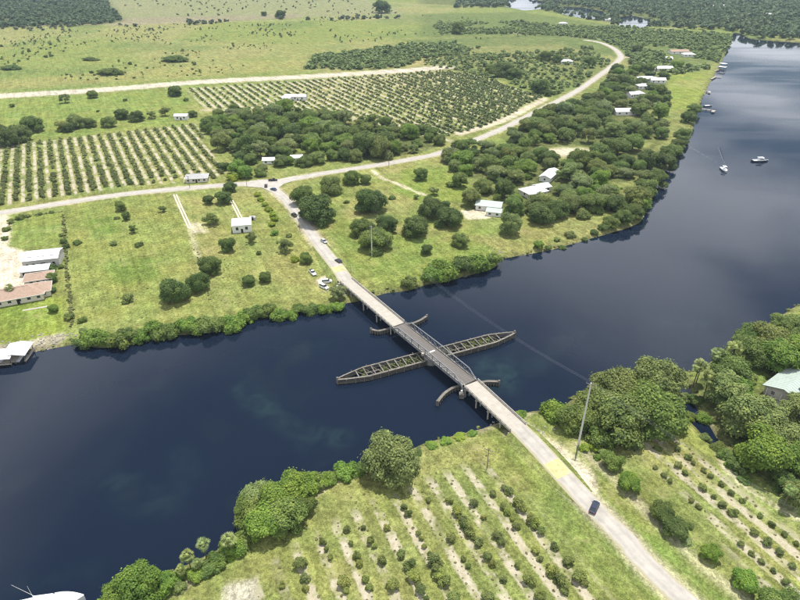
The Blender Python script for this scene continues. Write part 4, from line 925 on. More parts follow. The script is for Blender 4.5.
cluster('behind the left grove', 'trees behind the left grove', [('oak', 8, 146, 26, 'dark'), ('oak', 20, 141, 24, 'dark'), ('oak', 33, 132, 24, 'dark'), ('oak', -4, 138, 26, 'dark'), ('oak', 64, 131, 16, 'olive'), ('oak', 76, 128, 20, 'olive'), ('oak', 90, 127, 14, 'olive'), ('oak', 109, 127, 16, 'olive'), ('oak', 122, 119, 16, 'dark'),
        ('oak', 137, 121, 16, 'dark'), ('loose', 152, 119, 10, 'olive'), ('loose', 165, 116, 12, 'olive'), ('oak', 193, 117, 10, 'mid'), ('round', 69, 132, 12, 'dark')])
cluster('scattered on the meadow below the airstrip', 'meadow trees below the airstrip', [('oak', 175, 96, 16, 'dark'), ('oak', 93, 98, 11, 'mid'), ('loose', 65, 103, 12, 'olive'), ('shrub', 125, 101, 5, 'dark'), ('shrub', 12, 107, 6, 'mid'), ('shrub', 186, 101, 6, 'mid'), ('shrub', 98, 112, 4, 'dark')])
# dark hammocks on the pasture
for px, py, wpx, lab in ((110, 75, 31, 'long dark bush clump nearest the airstrip'), (175, 62, 30, 'dark bush clump on pasture right of the longest clump'), (89, 61, 19, 'small dark bush clump above the longest pasture clump'), (10, 70, 24, 'dark bush clump at left end of the pasture')):
    x, y = at(px, py); s = wpx*mpp(px, py)/2
    o = add('bush_clump', CR['oak'][int(px) % 5]); o.location = (x, y+4, LAND-1.0); o.scale = (s, s*0.62, s*0.34); o.color = vary(TINT['mid']); tag(o, lab, 'shrub', 'bush clumps on the far pasture')

# ------------------------------------------------------------------ joined far greenery ("stuff"): numpy merge of small crowns
def merge(name, items, src, colr, label, cat, parent=None, kind='stuff'):
    Vs = []; Fs = []; Cv = []; Cf = []; nv = 0; nc = 0
    for (x, y, z, sx, sz, rot, k) in items:
        V, Fq, CV, CF = src[k % len(src)]; ca, sa = math.cos(rot), math.sin(rot); Rm = np.array(((ca, sa, 0), (-sa, ca, 0), (0, 0, 1))); sc3 = np.array((sx, sx, sz))
        Vs.append((V*sc3)@Rm+(x, y, z)); Fs.append(Fq+nv); nv += len(V)
        Cv.append((CV*sc3)@Rm+(x, y, z)); Cf.append(CF+nc); nc += len(CV)
    m = to_mesh(name, np.vstack(Vs), np.vstack(Fs), np.vstack(Cv), np.vstack(Cf))
    o = add(name, m, None, parent); o.color = (*colr, 1)
    tag(o, label, cat, None, kind); return o
def fill(P, spacing, n_try, seed, occupied=None):
    r = np.random.default_rng(seed); lo = P.min(0); hi = P.max(0); cand = r.uniform(lo, hi, (n_try, 2)); cand = cand[sdist(cand[:, 0], cand[:, 1], P) > 0]
    cell = {}; out = []
    def near(x, y, rad):
        ci, cj = int(x//spacing), int(y//spacing)
        for i in (-1, 0, 1):
            for j in (-1, 0, 1):
                for q in cell.get((ci+i, cj+j), ()):
                    if (q[0]-x)**2+(q[1]-y)**2 < rad*rad: return True
        return False
    for x, y in cand:
        if near(x, y, spacing): continue
        if occupied is not None and any((q[0]-x)**2+(q[1]-y)**2 < (q[2]*0.42+spacing*0.25)**2 for q in occupied): continue
        cell.setdefault((int(x//spacing), int(y//spacing)), []).append((x, y)); out.append((x, y))
    return out
_ra = np.vstack([P[:-1] for P, h_ in ROADS]); _rb = np.vstack([P[1:] for P, h_ in ROADS]); _rh = np.concatenate([np.full(len(P)-1, h_) for P, h_ in ROADS]); _re = _rb-_ra; _rl = (_re**2).sum(1)+1e-9
def on_road(x, y, m=2.0):
    d = np.array((x, y))-_ra; t = np.clip((d*_re).sum(1)/_rl, 0, 1); d = d-_re*t[:, None]
    return bool(((d**2).sum(1) < (_rh+m)**2).any())

# ------------------------------------------------------------------ houses' footprints kept free of trees
KEEP = []
CLW = [W(c_) for c_ in CLEAR]
def keep(px, py, rad): x, y = at(px, py); KEEP.append((x, y, rad))
for q in ((535, 193, 12), (549, 177, 12), (490, 207, 10), (625, 111, 11), (650, 80, 14), (640, 90, 9), (663, 66, 10), (678, 51, 10), (688, 55, 8), (636, 96, 8), (293, 97, 12), (296, 158, 6), (270, 161, 6), (785, 385, 11), (632, 80, 6), (780, 385, 14), (282, 148, 9)): keep(*q)
for q in ((647, 84, 17), (657, 86, 15), (643, 92, 13), (632, 100, 11), (638, 100, 11), (663, 75, 15), (624, 118, 17), (650, 75, 10), (678, 57, 18), (688, 60, 14), (535, 198, 13), (550, 182, 11), (492, 212, 12), (566, 67, 12)): keep(*q)
def free(x, y): return not any(sdist(np.array([x]), np.array([y]), c_)[0] > -1 for c_ in CLW) and all((x-a)**2+(y-b)**2 > r*r for a, b, r in KEEP) and not on_road(x, y) and wat(x, y) < -1.0
# woods filled with single trees
WOODS = [('mid_left', 10.5, 'of the wood between the groves', 'trees of the wood between the groves'),
         ('east_a', 10.5, 'of the wood by winding road', 'trees of the wood by the winding road'),
         ('east_b', 9.5, 'of the wood behind white-roofed house', 'trees of the wood behind the far shore houses'),
         ('east_c', 10.5, 'among far white-roofed houses', 'trees among the far houses')]
nw = 0
def part_of(key, x, y):
    P = FOREST[key]; a, b = P.min(0), P.max(0); u = (x-a[0])/(b[0]-a[0]); v = (y-a[1])/(b[1]-a[1])
    return ('front', 'middle', 'back')[min(2, int(v*3))]+' '+('left', 'centre', 'right')[min(2, int(u*3))]
for key, spc, phrase, grp in WOODS:
    pts = [p for p in fill(FOREST[key], spc, 5000, 900+len(key), PLANTED) if free(*p)]
    for (x, y) in pts:
        nw += 1
        kind = ['oak', 'oak', 'round', 'oak', 'round', 'loose'][nw % 6]; tint = ['dark', 'mid', 'olive', 'mid', 'grey', 'olive', 'bright', 'mid'][int(rng.integers(0, 8))]
        size = rng.choice([rng.uniform(7.5, 10.5), rng.uniform(11, 15), rng.uniform(15, 20)], p=[.3, .45, .25]) if key != 'east_c' else rng.uniform(8, 15)
        sw = 'large' if size > 13.5 else ('small' if size < 11 else 'middling')
        plant(kind, x, y, size, tint, f'{sw} {LOOK[tint]} {KW[kind]}, {part_of(key, x, y)} {phrase}', grp, rng.uniform(0.75, 1.25))
# far shore line of trees, right
for i, (px, py, wpx, tint) in enumerate(((610, 226, 18, 'mid'), (622, 222, 22, 'dark'), (632, 217, 24, 'dark'), (640, 207, 24, 'bright'), (645, 193, 26, 'mid'), (655, 183, 26, 'dark'), (664, 166, 24, 'dark'), (672, 155, 20, 'mid'), (678, 147, 16, 'dark'), (683, 137, 17, 'mid'), (688, 122, 18, 'dark'), (694, 112, 15, 'mid'))):
    x, y = at(px, py); plant('oak', x, y, wpx*mpp(px, py), tint, f'{LOOK[tint]} oak on far right shore, {ORD[i]} going up the wide river', 'oaks overhanging the wide river', 0.95)

# ------------------------------------------------------------------ citrus groves
ncit = 0
def citrus(x, y, wid, hf, label, group, tint='citrus'):
    global ncit; ncit += 1; plant('citrus', x, y, wid, tint, label, group, hf)
rowsC = [((490, 471), (597, 600)), ((487, 488), (571, 600)), ((464, 492), (542, 600)), ((445, 496), (515, 600)), ((428, 500), (487, 600)), ((403, 508), (454, 600)),
         ((383, 523), (427, 603)), ((360, 521), (399, 600)), ((346, 530), (374, 602)), ((322, 541), (349, 600)), ((300, 556), (309, 600)), ((280, 578), (285, 602))]
for ri, (a, b) in enumerate(rowsC):
    A = np.array(at(*a)); B = np.array(at(*b)); L = np.hypot(*(B-A)); t = 0.5; nb_ = 0; r_ = np.random.default_rng(40+ri)
    while t < L:
        p = A+(B-A)*t/L; dense = 0.62 if ri not in (0,) else 0.5
        if r_.random() < dense:
            f = t/L; w_ = r_.uniform(1.6, 2.8)+1.2*(r_.random() < 0.45)*(f > 0.2)
            tint = 'citrusb' if r_.random() < 0.3 else 'citrus'
            sz = 'small' if w_ < 1.8 else ('large' if w_ > 2.6 else 'middling')
            citrus(p[0]+r_.uniform(-.25, .25), p[1]+r_.uniform(-.25, .25), w_, r_.uniform(.85, 1.15), f'{sz} {LOOK[tint]} citrus bush, {ORD[nb_]} down in {ORD[ri]} row left of near road', 'citrus bushes left of the near road', tint); nb_ += 1
        t += r_.uniform(1.7, 2.6)
rowsD = [((636, 452), (795, 592)), ((657, 450), (800, 573)), ((676, 450), (815, 560)), ((664, 478), (664.5, 478.5))]
for ri, (a, b) in enumerate(rowsD[:3]):
    A = np.array(at(*a)); B = np.array(at(*b)); L = np.hypot(*(B-A)); t = 0.2; nb_ = 0; r_ = np.random.default_rng(60+ri)
    while t < L:
        p = A+(B-A)*t/L
        if r_.random() < 0.9:
            w_ = r_.uniform(1.4, 2.4)*(1+0.25*(ri == 1)); tint = 'citrus'
            sz = 'small' if w_ < 1.7 else 'large'
            citrus(p[0]+r_.uniform(-.25, .25), p[1]+r_.uniform(-.25, .25), w_, r_.uniform(.8, 1.05), f'{sz} round citrus bush, {ORD[nb_]} down in {ORD[ri]} row right of near road', 'citrus bushes right of the near road', tint); nb_ += 1
        t += r_.uniform(2.0, 2.9)*1.25
def grove_rows(P, d, sp, step, seed, gap=0.08):
    r_ = np.random.default_rng(seed); q = perp(d); us = P@q; vs = P@d; out = []
    for k_ in range(int(math.ceil(us.min()/sp)), int(us.max()/sp)+1):
        v = vs.min()
        vv = np.arange(vs.min(), vs.max(), step); xx = k_*sp*q[0]+vv*d[0]; yy = k_*sp*q[1]+vv*d[1]
        ok = sdist(xx, yy, P) > 1.0
        for x, y in zip(xx[ok], yy[ok]):
            if r_.random() < gap: continue
            out.append((x+r_.uniform(-.5, .5), y+r_.uniform(-.6, .6), k_))
    return out
gA = sorted(grove_rows(OA, ODIR, SP_A, 3.3, 5, 0.12), key=lambda p: p[1])
nA = max(0, 296-ncit)
def in_view(x, y):
    d = y*_c+(CAMZ-LAND)*_s; return abs(x)/d*FPX < 405
gAv = [p for p in gA if in_view(p[0], p[1])]
ks = sorted({p[2] for p in gAv})
rowc = {}
for (x, y, k_) in gAv[:nA]:
    rowc[k_] = rowc.get(k_, -1)+1
    citrus(x, y, rng.uniform(3.0, 4.3), rng.uniform(.7, .95), f'citrus tree in left grove, {ORD[rowc[k_]]} from road in {ORD[ks.index(k_)]} row from left', 'citrus trees at the road end of left grove', 'grove')
rest = gAv[nA:]
merge('citrus_grove', [(x, y, LAND-.1, rng.uniform(1.5, 2.15), rng.uniform(1.2, 1.7), rng.uniform(0, 6.28), int(rng.integers(0, 8))) for x, y, k_ in rest], LOWC, (0.17, 0.2, 0.07), 'rows of dark citrus trees filling back of the left grove', 'grove')
gB = grove_rows(OB, ODIR, SP_B, 3.8, 6, 0.10)
itB = []
for x, y, k_ in gB:
    if any((x-a)**2+(y-b)**2 < r*r for a, b, r in KEEP): continue
    px_r = x/(y*_c+(CAMZ-LAND)*_s)*FPX+400
    big = 1.0+0.45*min(1, max(0, (px_r-330)/150))      # fuller trees towards the winding road
    if rng.random() < 0.25*(1.45-big)/0.45: continue
    itB.append((x, y, LAND-.1, rng.uniform(1.1, 1.9)*big, rng.uniform(1.1, 1.7)*big, rng.uniform(0, 6.28), int(rng.integers(0, 8))))
merge('citrus_grove', itB, LOWC, (0.15, 0.195, 0.075), 'diagonal rows of citrus trees filling the grove below the airstrip', 'grove')

# ------------------------------------------------------------------ far pasture palms and bushes
PAST = W([(0, 86), (200, 76), (310, 68), (312, 58), (400, 44), (540, 36), (520, 22), (400, 14), (300, 18), (125, 26), (0, 30)])
pp_ = fill(PAST, 7, 5200, 77)
dens = vnoise(np.array([p[0] for p in pp_]), np.array([p[1] for p in pp_]), 70, 91, 3)
pp_ = [p for p, d in zip(pp_, dens) if d > 0.50+rng.random()*0.16]
pp_ = sorted(pp_, key=lambda p: p[1])
npal = 0; restp = []
for i, (x, y) in enumerate(pp_):
    wid = rng.uniform(2.0, 4.0)+2.5*(rng.random() < .12)
    if i < 150: npal += 1; plant('shrub' if i % 3 else 'palm', x, y, wid, ['mid', 'olive', 'dark'][i % 3], ('small dark bush dotted over the far pasture' if i % 3 else 'small cabbage palm dotted over the far pasture'), ('bushes dotted over the far pasture' if i % 3 else 'palms dotted over the far pasture'), rng.uniform(.8, 1.3) if i % 3 else rng.uniform(3.5, 5.5))
    else: restp.append((x, y, LAND-.1, wid/2, wid*rng.uniform(.4, .7), rng.uniform(0, 6.28), i))
merge('pasture_bushes', restp, LOWC, (0.14, 0.18, 0.075), 'small bushes sprinkled over farthest reach of the pasture', 'bushes')
# farthest pasture, beyond the tree line
PAST2 = W([(130, 23), (400, 15), (400, 1), (300, -2), (110, -2)])
merge('pasture_bushes', [(x, y, LAND-.1, rng.uniform(1.5, 4), rng.uniform(1.5, 3.5), rng.uniform(0, 6.28), i) for i, (x, y) in enumerate(fill(PAST2, 26, 900, 78)) if vnoise(np.array([x]), np.array([y]), 200, 92, 3)[0] > .45], LOWC, (0.09, 0.12, 0.06), 'sparse bushes on the hazy plain beyond the pasture', 'bushes')

# ------------------------------------------------------------------ far woods read as one mass
def mass(name, px, spacing, n, seed, wid, colr, label, cat='woodland', zs=1.0, thresh=None, world=None):
    P = W(px) if world is None else world; it = []
    for i, (x, y) in enumerate(fill(P, spacing, n, seed)):
        if wat(x, y) > -1 or on_road(x, y, 3): continue
        if thresh is not None and vnoise(np.array([x]), np.array([y]), 60, seed, 3)[0] < thresh: continue
        if any((x-a)**2+(y-b)**2 < r*r for a, b, r in KEEP): continue
        s = rng.uniform(*wid)/2; it.append((x, y, LAND-.2, s, s*rng.uniform(.75, 1.15)*zs, rng.uniform(0, 6.28), i))
    return merge(name, it, LOW, colr, label, cat)
mass('forest', [(-60, 28), (0, 27.5), (60, 27), (100, 25), (122, 21), (110, 10), (104, -4), (-160, -4), (-160, 28)], 10, 9000, 401, (10, 16), (0.10, 0.15, 0.065), 'dark dense forest at top left beyond the pasture', 'forest')
mass('forest', [(455, 8), (530, 7), (570, 16), (618, 25), (660, 27), (726, 31), (745, 37), (764, 39), (800, 41), (900, 44), (1000, 40), (1000, 12), (800, -3), (460, -3)], 12, 14000, 402, (12, 18), (0.11, 0.16, 0.07), 'dark hazy forest beyond the river bend', 'forest')
mass('scrub_woodland', [(430, 24), (520, 22), (560, 27), (620, 27), (700, 33), (731, 36), (727, 50), (716, 66), (700, 72), (666, 66), (632, 62), (625, 50), (600, 40), (560, 36), (500, 34), (440, 34)], 7, 12000, 403, (6, 11), (0.17, 0.235, 0.075), 'light green scrub wood on the far point before the bend', 'woodland', .8, 0.36)
mass('scrub_woodland', [(306, 69), (345, 70), (400, 68), (421, 60), (470, 52), (455, 44), (400, 46), (360, 52), (312, 57)], 7, 4000, 404, (7, 12), (0.16, 0.225, 0.075), 'bushy green thicket at back edge of the airstrip', 'woodland', .8)
mass('scrub_woodland', [(420, 64), (450, 50), (540, 44), (590, 48), (614, 66), (604, 78), (580, 92), (545, 96), (500, 80), (455, 70)], 7.5, 7000, 405, (4, 10), (0.17, 0.23, 0.075), 'patchy scrub between middle grove and winding road', 'woodland', .8, 0.45)
mass('scrub_woodland', [(630, 62), (700, 70), (672, 76), (632, 72)], 8, 2000, 406, (7, 12), (0.17, 0.23, 0.075), 'leafy scrub behind the far white-roofed houses', 'woodland', .8, 0.42)
mass('tree_line', [(125, 25.5), (260, 20), (400, 16.5), (400, 18.5), (260, 22.5), (125, 27)], 12, 2500, 407, (7, 13), (0.09, 0.12, 0.06), 'thin dark tree line along far edge of the pasture', 'trees', .9, 0.55)
mass('tree_line', [(-40, 30), (0, 29), (125, 25), (160, 24), (160, 26), (0, 32)], 14, 1500, 408, (6, 10), (0.14, 0.16, 0.08), 'thin pale tree line before the top left forest', 'trees', .9, 0.45)
# single landmarks far off
cluster('standing out on the distant pasture edge', 'landmark trees on the pasture edge', [('oak', 382, 13, 18, 'dark'), ('oak', 281, 18, 12, 'dark'), ('oak', 264, 16, 7, 'dark'), ('oak', 458, 34, 14, 'mid', 1.3), ('oak', 308, 20, 5, 'dark')])
cluster('at the back corner of the middle grove', 'trees at the back corner of middle grove', [('oak', 502, 76, 24, 'dark', .9), ('oak', 514, 79, 16, 'mid'), ('oak', 540, 93, 20, 'dark'), ('oak', 548, 96, 10, 'dark'), ('oak', 557, 94, 6, 'dark'), ('oak', 492, 73, 14, 'mid')])
cluster('near the far winding road', 'trees by the top of the winding road', [('oak', 545, 61, 16, 'mid'), ('oak', 557, 63, 12, 'mid'), ('oak', 590, 66, 14, 'mid'), ('round', 676, 70, 13, 'bright'), ('oak', 637, 53, 12, 'dark')])

# ------------------------------------------------------------------ tufts along the shore and weeds in the groves
it = []
for S_, lim in ((NS, 330), (SS, 60)):
    for i in range(len(S_)-1):
        a, b = S_[i], S_[i+1]; L = np.hypot(*(b-a))
        for k_ in range(int(L/0.9)):
            p = a+(b-a)*rng.random()+rng.normal(0, 1.1, 2)
            if p[1] > 620 or abs(wat(*p)) > 2.6 or wat(*p) > 0.25: continue
            if float(ldist(np.array([p[0]]), np.array([p[1]]), np.array([road_south[0], SA]))[0]) < 4.5 or float(ldist(np.array([p[0]]), np.array([p[1]]), np.array([road_north[0], NA]))[0]) < 4.5: continue
            if rng.random() < 0.35: continue
            s = rng.uniform(.35, 1.1); it.append((p[0], p[1], max(zat(*p), -.1)-.1, s, s*rng.uniform(.5, 1.0), rng.uniform(0, 6.28), i+k_))
merge('reeds', it, TUFT, (0.17, 0.205, 0.06), 'low reeds and weeds fringing the river banks', 'reeds')
it = []
for P, d, sp_, u0 in ((OC, CDIR, SP_C, U_C0), (OD, D3, SP_D, U_D0)):
    q = perp(d)
    for i, (x, y) in enumerate(fill(P, 1.1, 7000, 333)):
        u = ((x*q[0]+y*q[1]-u0)/sp_+.5) % 1-.5
        if abs(u) > 0.2: continue
        s = rng.uniform(.15, .5); it.append((x, y, LAND-.12, s, s*rng.uniform(.5, .9), rng.uniform(0, 6.28), i))
merge('weeds', it, TUFT, (0.20, 0.19, 0.085), 'dry weeds in the bare strips between citrus bushes', 'weeds')
it = []
for px_, n_, sd_k in (([(68, 212), (118, 204), (172, 198), (196, 250), (170, 288), (90, 318), (70, 300)], 2600, 1), ([(205, 255), (300, 265), (330, 285), (250, 305), (120, 322)], 1100, 2), ([(400, 290), (345, 285), (352, 278), (395, 255), (480, 232), (500, 250), (440, 262)], 700, 3), ([(400, 500), (350, 520), (345, 480), (430, 450), (490, 440), (490, 465)], 700, 4), ([(640, 175), (560, 148), (600, 148), (668, 150)], 200, 5)):
    P = W(px_)
    for i, (x, y) in enumerate(fill(P, 1.6, n_, 340+sd_k)):
        if on_road(x, y, 1.0) or vnoise(np.array([x]), np.array([y]), 18, 55, 3)[0] < .42: continue
        s = rng.uniform(.18, .5); it.append((x, y, zat(x, y)-.08, s, s*rng.uniform(.35, .7), rng.uniform(0, 6.28), i))
merge('grass_tufts', it, TUFT, (0.165, 0.185, 0.06), 'tufts of coarse grass over the rough fields', 'grass')
it = []
for pts_, dn_ in (([(63, 214), (65, 240), (67, 270), (70, 300), (72, 326)], 3.2), ([(6, 232), (12, 221), (24, 217), (62, 212)], 2.0), ([(196, 250), (206, 276), (209, 300)], 0.8)):
    P = W(pts_)
    for i in range(len(P)-1):
        a, b = P[i], P[i+1]; L = np.hypot(*(b-a))
        for k_ in range(int(L*dn_)):
            p_ = a+(b-a)*rng.random()+rng.normal(0, .45, 2); s = rng.uniform(.25, .75); it.append((p_[0], p_[1], zat(*p_)-.1, s, s*rng.uniform(.5, 1.2), rng.uniform(0, 6.28), i+k_))
merge('boundary_weeds', it, TUFT, (0.15, 0.165, 0.06), 'tall weeds along the field boundary right of the metal shed', 'weeds')
# weeds on the pivot fender
it = []
for i in range(620):
    y = rng.uniform(-hl+9, hl-9)
    if abs(y) < 3: continue
    sd = -1 if rng.random() < 0.6 else 1
    if vnoise(np.array([y*1.0]), np.array([0.0]), 6, 8, 2)[0] < .36: continue
    s = rng.uniform(.25, .65); it.append((rng.choice([-1.0, -1.9, 1.2, -0.4, 2.0, 0.5])+rng.normal(0, .25), y, .5, s, s*rng.uniform(.8, 1.8), rng.uniform(0, 6.28), i))
merge('weeds', it, LOWC, (0.17, 0.215, 0.06), None, None, parent=pf)

# ------------------------------------------------------------------ buildings
def windows_on(parent, face_pts, n, z0, h, wd, m=None):
    """n windows along a wall from a to b (local xy), outward normal nx, ny"""
    (ax, ay), (bx, by), (nx_, ny_) = face_pts; rz = math.atan2(by-ay, bx-ax)
    for i in range(n):
        t = (i+.5)/n; x = ax+(bx-ax)*t+nx_*.03; y = ay+(by-ay)*t+ny_*.03
        f = MB().box((x, y, z0+h/2), (wd+.2, .1, h+.2), rz).build('window', M['white_wall'], parent)
        MB().box((x+nx_*.05, y+ny_*.05, z0+h/2), (wd, .06, h), rz).build('pane', m or M['glass'], f)
def house(name, px, py, lx, ly, deg, wall_h, roof_h, kind, wall_m, roof_m, label, cat='house', ov=0.5, door=True, ribs=True, nwin=(3, 2), z=LAND):
    x, y = at(px, py, z); e = empty(name, (x, y, z-.02), R(deg)); tag(e, label, cat)
    hx, hy = lx/2, ly/2
    wl = MB(); wl.box((0, 0, wall_h/2), (lx, ly, wall_h))
    if kind == 'gable':
        for s in (-1, 1): wl.poly([(s*(hx-.01), -hy, wall_h), (s*(hx-.01), hy, wall_h), (s*(hx-.01), 0, wall_h+roof_h*hy/(hy+ov))])
    wl.build('wall', M[wall_m], e)
    th = .16; rb = MB(); X_, Y_ = hx+ov, hy+ov; z0 = wall_h-.02
    if kind == 'gable':
        drop = roof_h*ov/(hy+ov)*0
        for s in (-1, 1):
            a = [(-X_, s*Y_, z0-.15), (X_, s*Y_, z0-.15), (X_, 0, z0+roof_h), (-X_, 0, z0+roof_h)]
            rr = MB(); rr.loft([a, [(p[0], p[1], p[2]+th) for p in a]]); r_ = rr.build('roof', M[roof_m], e)
            if ribs:
                rbm = MB(); nb = int(2*X_/1.2)
                for k in range(nb+1):
                    xx = -X_+.05+k*(2*X_-.1)/nb; rbm.beam((xx, s*Y_, z0-.15+th+.02), (xx, s*0.05, z0+roof_h+th+.02), .07, .06)
                tag(rbm.build('roof_seams', M[roof_m], r_), kind='stuff')
    elif kind == 'hip':
        rl = max(.5, X_-Y_)
        b = [(-X_, -Y_, z0), (X_, -Y_, z0), (X_, Y_, z0), (-X_, Y_, z0)]; t1, t2 = (-rl, 0, z0+roof_h), (rl, 0, z0+roof_h)
        rr = MB(); rr.poly([b[0], b[1], t2, t1]); rr.poly([b[2], b[3], t1, t2]); rr.poly([b[1], b[2], t2]); rr.poly([b[3], b[0], t1]); rr.poly(b[::-1]); r_ = rr.build('roof', M[roof_m], e)
        MB().beam((-rl, 0, z0+roof_h+.04), (rl, 0, z0+roof_h+.04), .25, .1).build('ridge_cap', M[roof_m], r_)
        fs = MB()
        for p, q in ((0, 1), (1, 2), (2, 3), (3, 0)): fs.beam(b[p], b[q], .12, .2)
        fs.build('fascia', M['white_wall'], r_)
    elif kind == 'mono':
        a = [(-X_, -Y_, z0-.1), (X_, -Y_, z0-.1), (X_, Y_, z0+roof_h), (-X_, Y_, z0+roof_h)]
        rr = MB(); rr.loft([a, [(p[0], p[1], p[2]+th) for p in a]]); rr.build('roof', M[roof_m], e)
    if nwin[0]:
        windows_on(e, ((-hx, -hy), (hx, -hy), (0, -1)), nwin[0], wall_h*.38, wall_h*.38, min(1.3, lx/(nwin[0]*2)))
    if nwin[1]: windows_on(e, ((-hx, -hy), (-hx, hy), (-1, 0)), nwin[1], wall_h*.38, wall_h*.38, 1.1)
    if door:
        d = MB().box((hx*.25 if nwin[0] % 2 else 0, -hy-.05, 1.05), (1.05, .12, 2.1)).build('door', M['dark'], e)
        MB().box((hx*.25+.4 if nwin[0] % 2 else .4, -hy-.13, 1.05), (.08, .06, .08)).build('handle', M['chrome'], d)
    return e
# metal shed, left
sx, sy = at(46, 268); A = at(28, 272); B = at(64, 268); dg = math.degrees(math.atan2(B[1]-A[1], B[0]-A[0])); ln = math.hypot(B[0]-A[0], B[1]-A[1])
sh = house('metal_shed', 45, 262.5, ln, 11, dg, 4.2, 1.1, 'gable', 'grey_wall', 'white_roof', 'long metal shed with white roof and grey wall at the left lot', 'shed', .3, False, True, (0, 0))
for i, f in enumerate((-.38, -.2, .06, .36)):
    d = MB().box((f*ln, -5.54, 1.3), (1.0+.9*(i == 2), .12, 2.4)).build('door', M['dark'], sh)
for i in range(3):
    MB().box((-.33*ln+i*.33*ln, -2.6, 5.0), (3.0, 1.2, .12)).build('skylight', M['gel'], sh)
lt = house('carport', 36.5, 273.5, 11.5, 4.5, dg, 2.6, .5, 'mono', 'grey_wall', 'white_roof', 'low white-roofed lean-to in front of the metal shed', 'shed', .4, False, False, (0, 0))
MB().box((0, -2.3, 1.1), (9.5, .1, 1.9)).build('opening', M['dark'], lt)
ox = empty('blue_tent', (*at(53.5, 263.5), LAND), R(dg)); tag(ox, 'blue tarpaulin shade tent against the metal shed wall', 'tent')
MB().loft([[(-1.8, -1.5, 2.1), (1.8, -1.5, 2.1), (1.8, 1.5, 2.1), (-1.8, 1.5, 2.1)], [(-.2, -.2, 3.0), (.2, -.2, 3.0), (.2, .2, 3.0), (-.2, .2, 3.0)]]).build('canopy', M['blue_tarp'], ox)
for a in (-1.7, 1.7):
    for b in (-1.4, 1.4): MB().tube([(a, b, 0), (a, b, 2.15)], [.05, .05], 6).build('leg', M['steel'], ox)
# brown roofed houses
h1 = house('bungalow', 40.5, 281.5, 10.5, 7, dg+4, 2.8, 1.7, 'hip', 'cream_wall', 'brown_roof', 'small bungalow with brown shingle roof below the metal shed', 'house', .7, True, False, (2, 1))
h2 = house('ranch_house', 12, 299.5, 25, 10.5, dg+9, 2.9, 2.3, 'hip', 'cream_wall', 'brown_roof', 'long ranch house with brown hip roof beside the river lawn', 'house', .8, True, False, (7, 0))
wg = house('garage_wing', 40, 293.5, 9, 8, dg+9, 2.8, 1.9, 'hip', 'cream_wall', 'brown_roof', 'brown-roofed garage wing at right end of the ranch house', 'garage', .7, True, False, (2, 0))
pa = MB().box((0, 0, .03), (9, 1.1, .1)).build('patio_strip', M['concrete']); pa.location = (*at(35, 308.5), LAND); pa.rotation_euler = (0, 0, R(dg+6)); tag(pa, 'pale concrete walk in front of the ranch house', 'walkway')
# others
house('white_cottage', 242.5, 229.5, 9.5, 8.0, 12, 4.2, .5, 'mono', 'white_wall', 'white_roof', 'small white cottage with flat white roof in the far field', 'house', .3, True, False, (2, 1))
house('storage_tank_shed', 253, 219.5, 3.0, 2.2, 5, 1.6, .5, 'gable', 'grey_wall', 'grey_roof', 'tiny grey utility shed beside the white cottage', 'shed', .15, True, False, (0, 0))
house('barn', 182, 119, 11, 7, 5, 3.4, 1.0, 'gable', 'white_wall', 'white_roof', 'white barn at the top edge of the left grove', 'barn', .3, True, True, (2, 1))
house('farmhouse', 197.5, 180.5, 13, 8, 9, 2.8, 1.8, 'hip', 'cream_wall', 'grey_roof', 'grey-roofed farmhouse at right corner of the left grove', 'house', .6, True, False, (4, 0))
house('packing_shed', 296, 99.5, 20, 9, -2, 3.6, 1.2, 'gable', 'white_wall', 'white_roof', 'white packing shed standing in the middle grove', 'shed', .5, True, True, (3, 1))
house('packing_annex', 287, 100.5, 8, 6, -2, 3.0, .6, 'mono', 'white_wall', 'white_roof', 'small white annex at left of the packing shed', 'shed', .3, False, False, (1, 0))
house('roadside_house', 270, 163, 9, 6, 4, 2.8, 1.2, 'gable', 'white_wall', 'white_roof', 'white roof peeping from trees above the junction', 'house', .4, False, True, (2, 0))
house('roadside_house', 297, 160.5, 8, 6, 6, 2.8, 1.2, 'gable', 'white_wall', 'white_roof', 'white-roofed house half hidden in trees right of the junction', 'house', .4, False, True, (2, 0))
g1 = house('green_roofed_shed', 489, 208.5, 14, 8.5, -16, 3.0, 1.5, 'gable', 'white_wall', 'green_roof', 'house with pale green metal roof on the far park lawn', 'house', .5, True, True, (3, 1))
house('green_roofed_porch', 494, 214.5, 8, 6, -16, 2.6, .9, 'gable', 'white_wall', 'green_roof', 'lower pale green roofed wing toward the far lawn', 'house', .4, False, True, (2, 0))
house('white_house', 533, 195, 13, 10, 28, 3.2, 1.6, 'hip', 'white_wall', 'white_roof', 'white-roofed house among oaks near the far shore', 'house', .7, True, False, (3, 1))
house('white_house', 541, 190.5, 9, 7, 28, 3.0, 1.1, 'gable', 'white_wall', 'white_roof', 'right wing of the white-roofed house among oaks', 'house', .5, False, True, (2, 0))
house('white_house', 549, 178, 17, 7, 58, 3.0, 1.2, 'gable', 'white_wall', 'white_roof', 'narrow white-roofed house behind the one among oaks', 'house', .5, False, True, (2, 1))
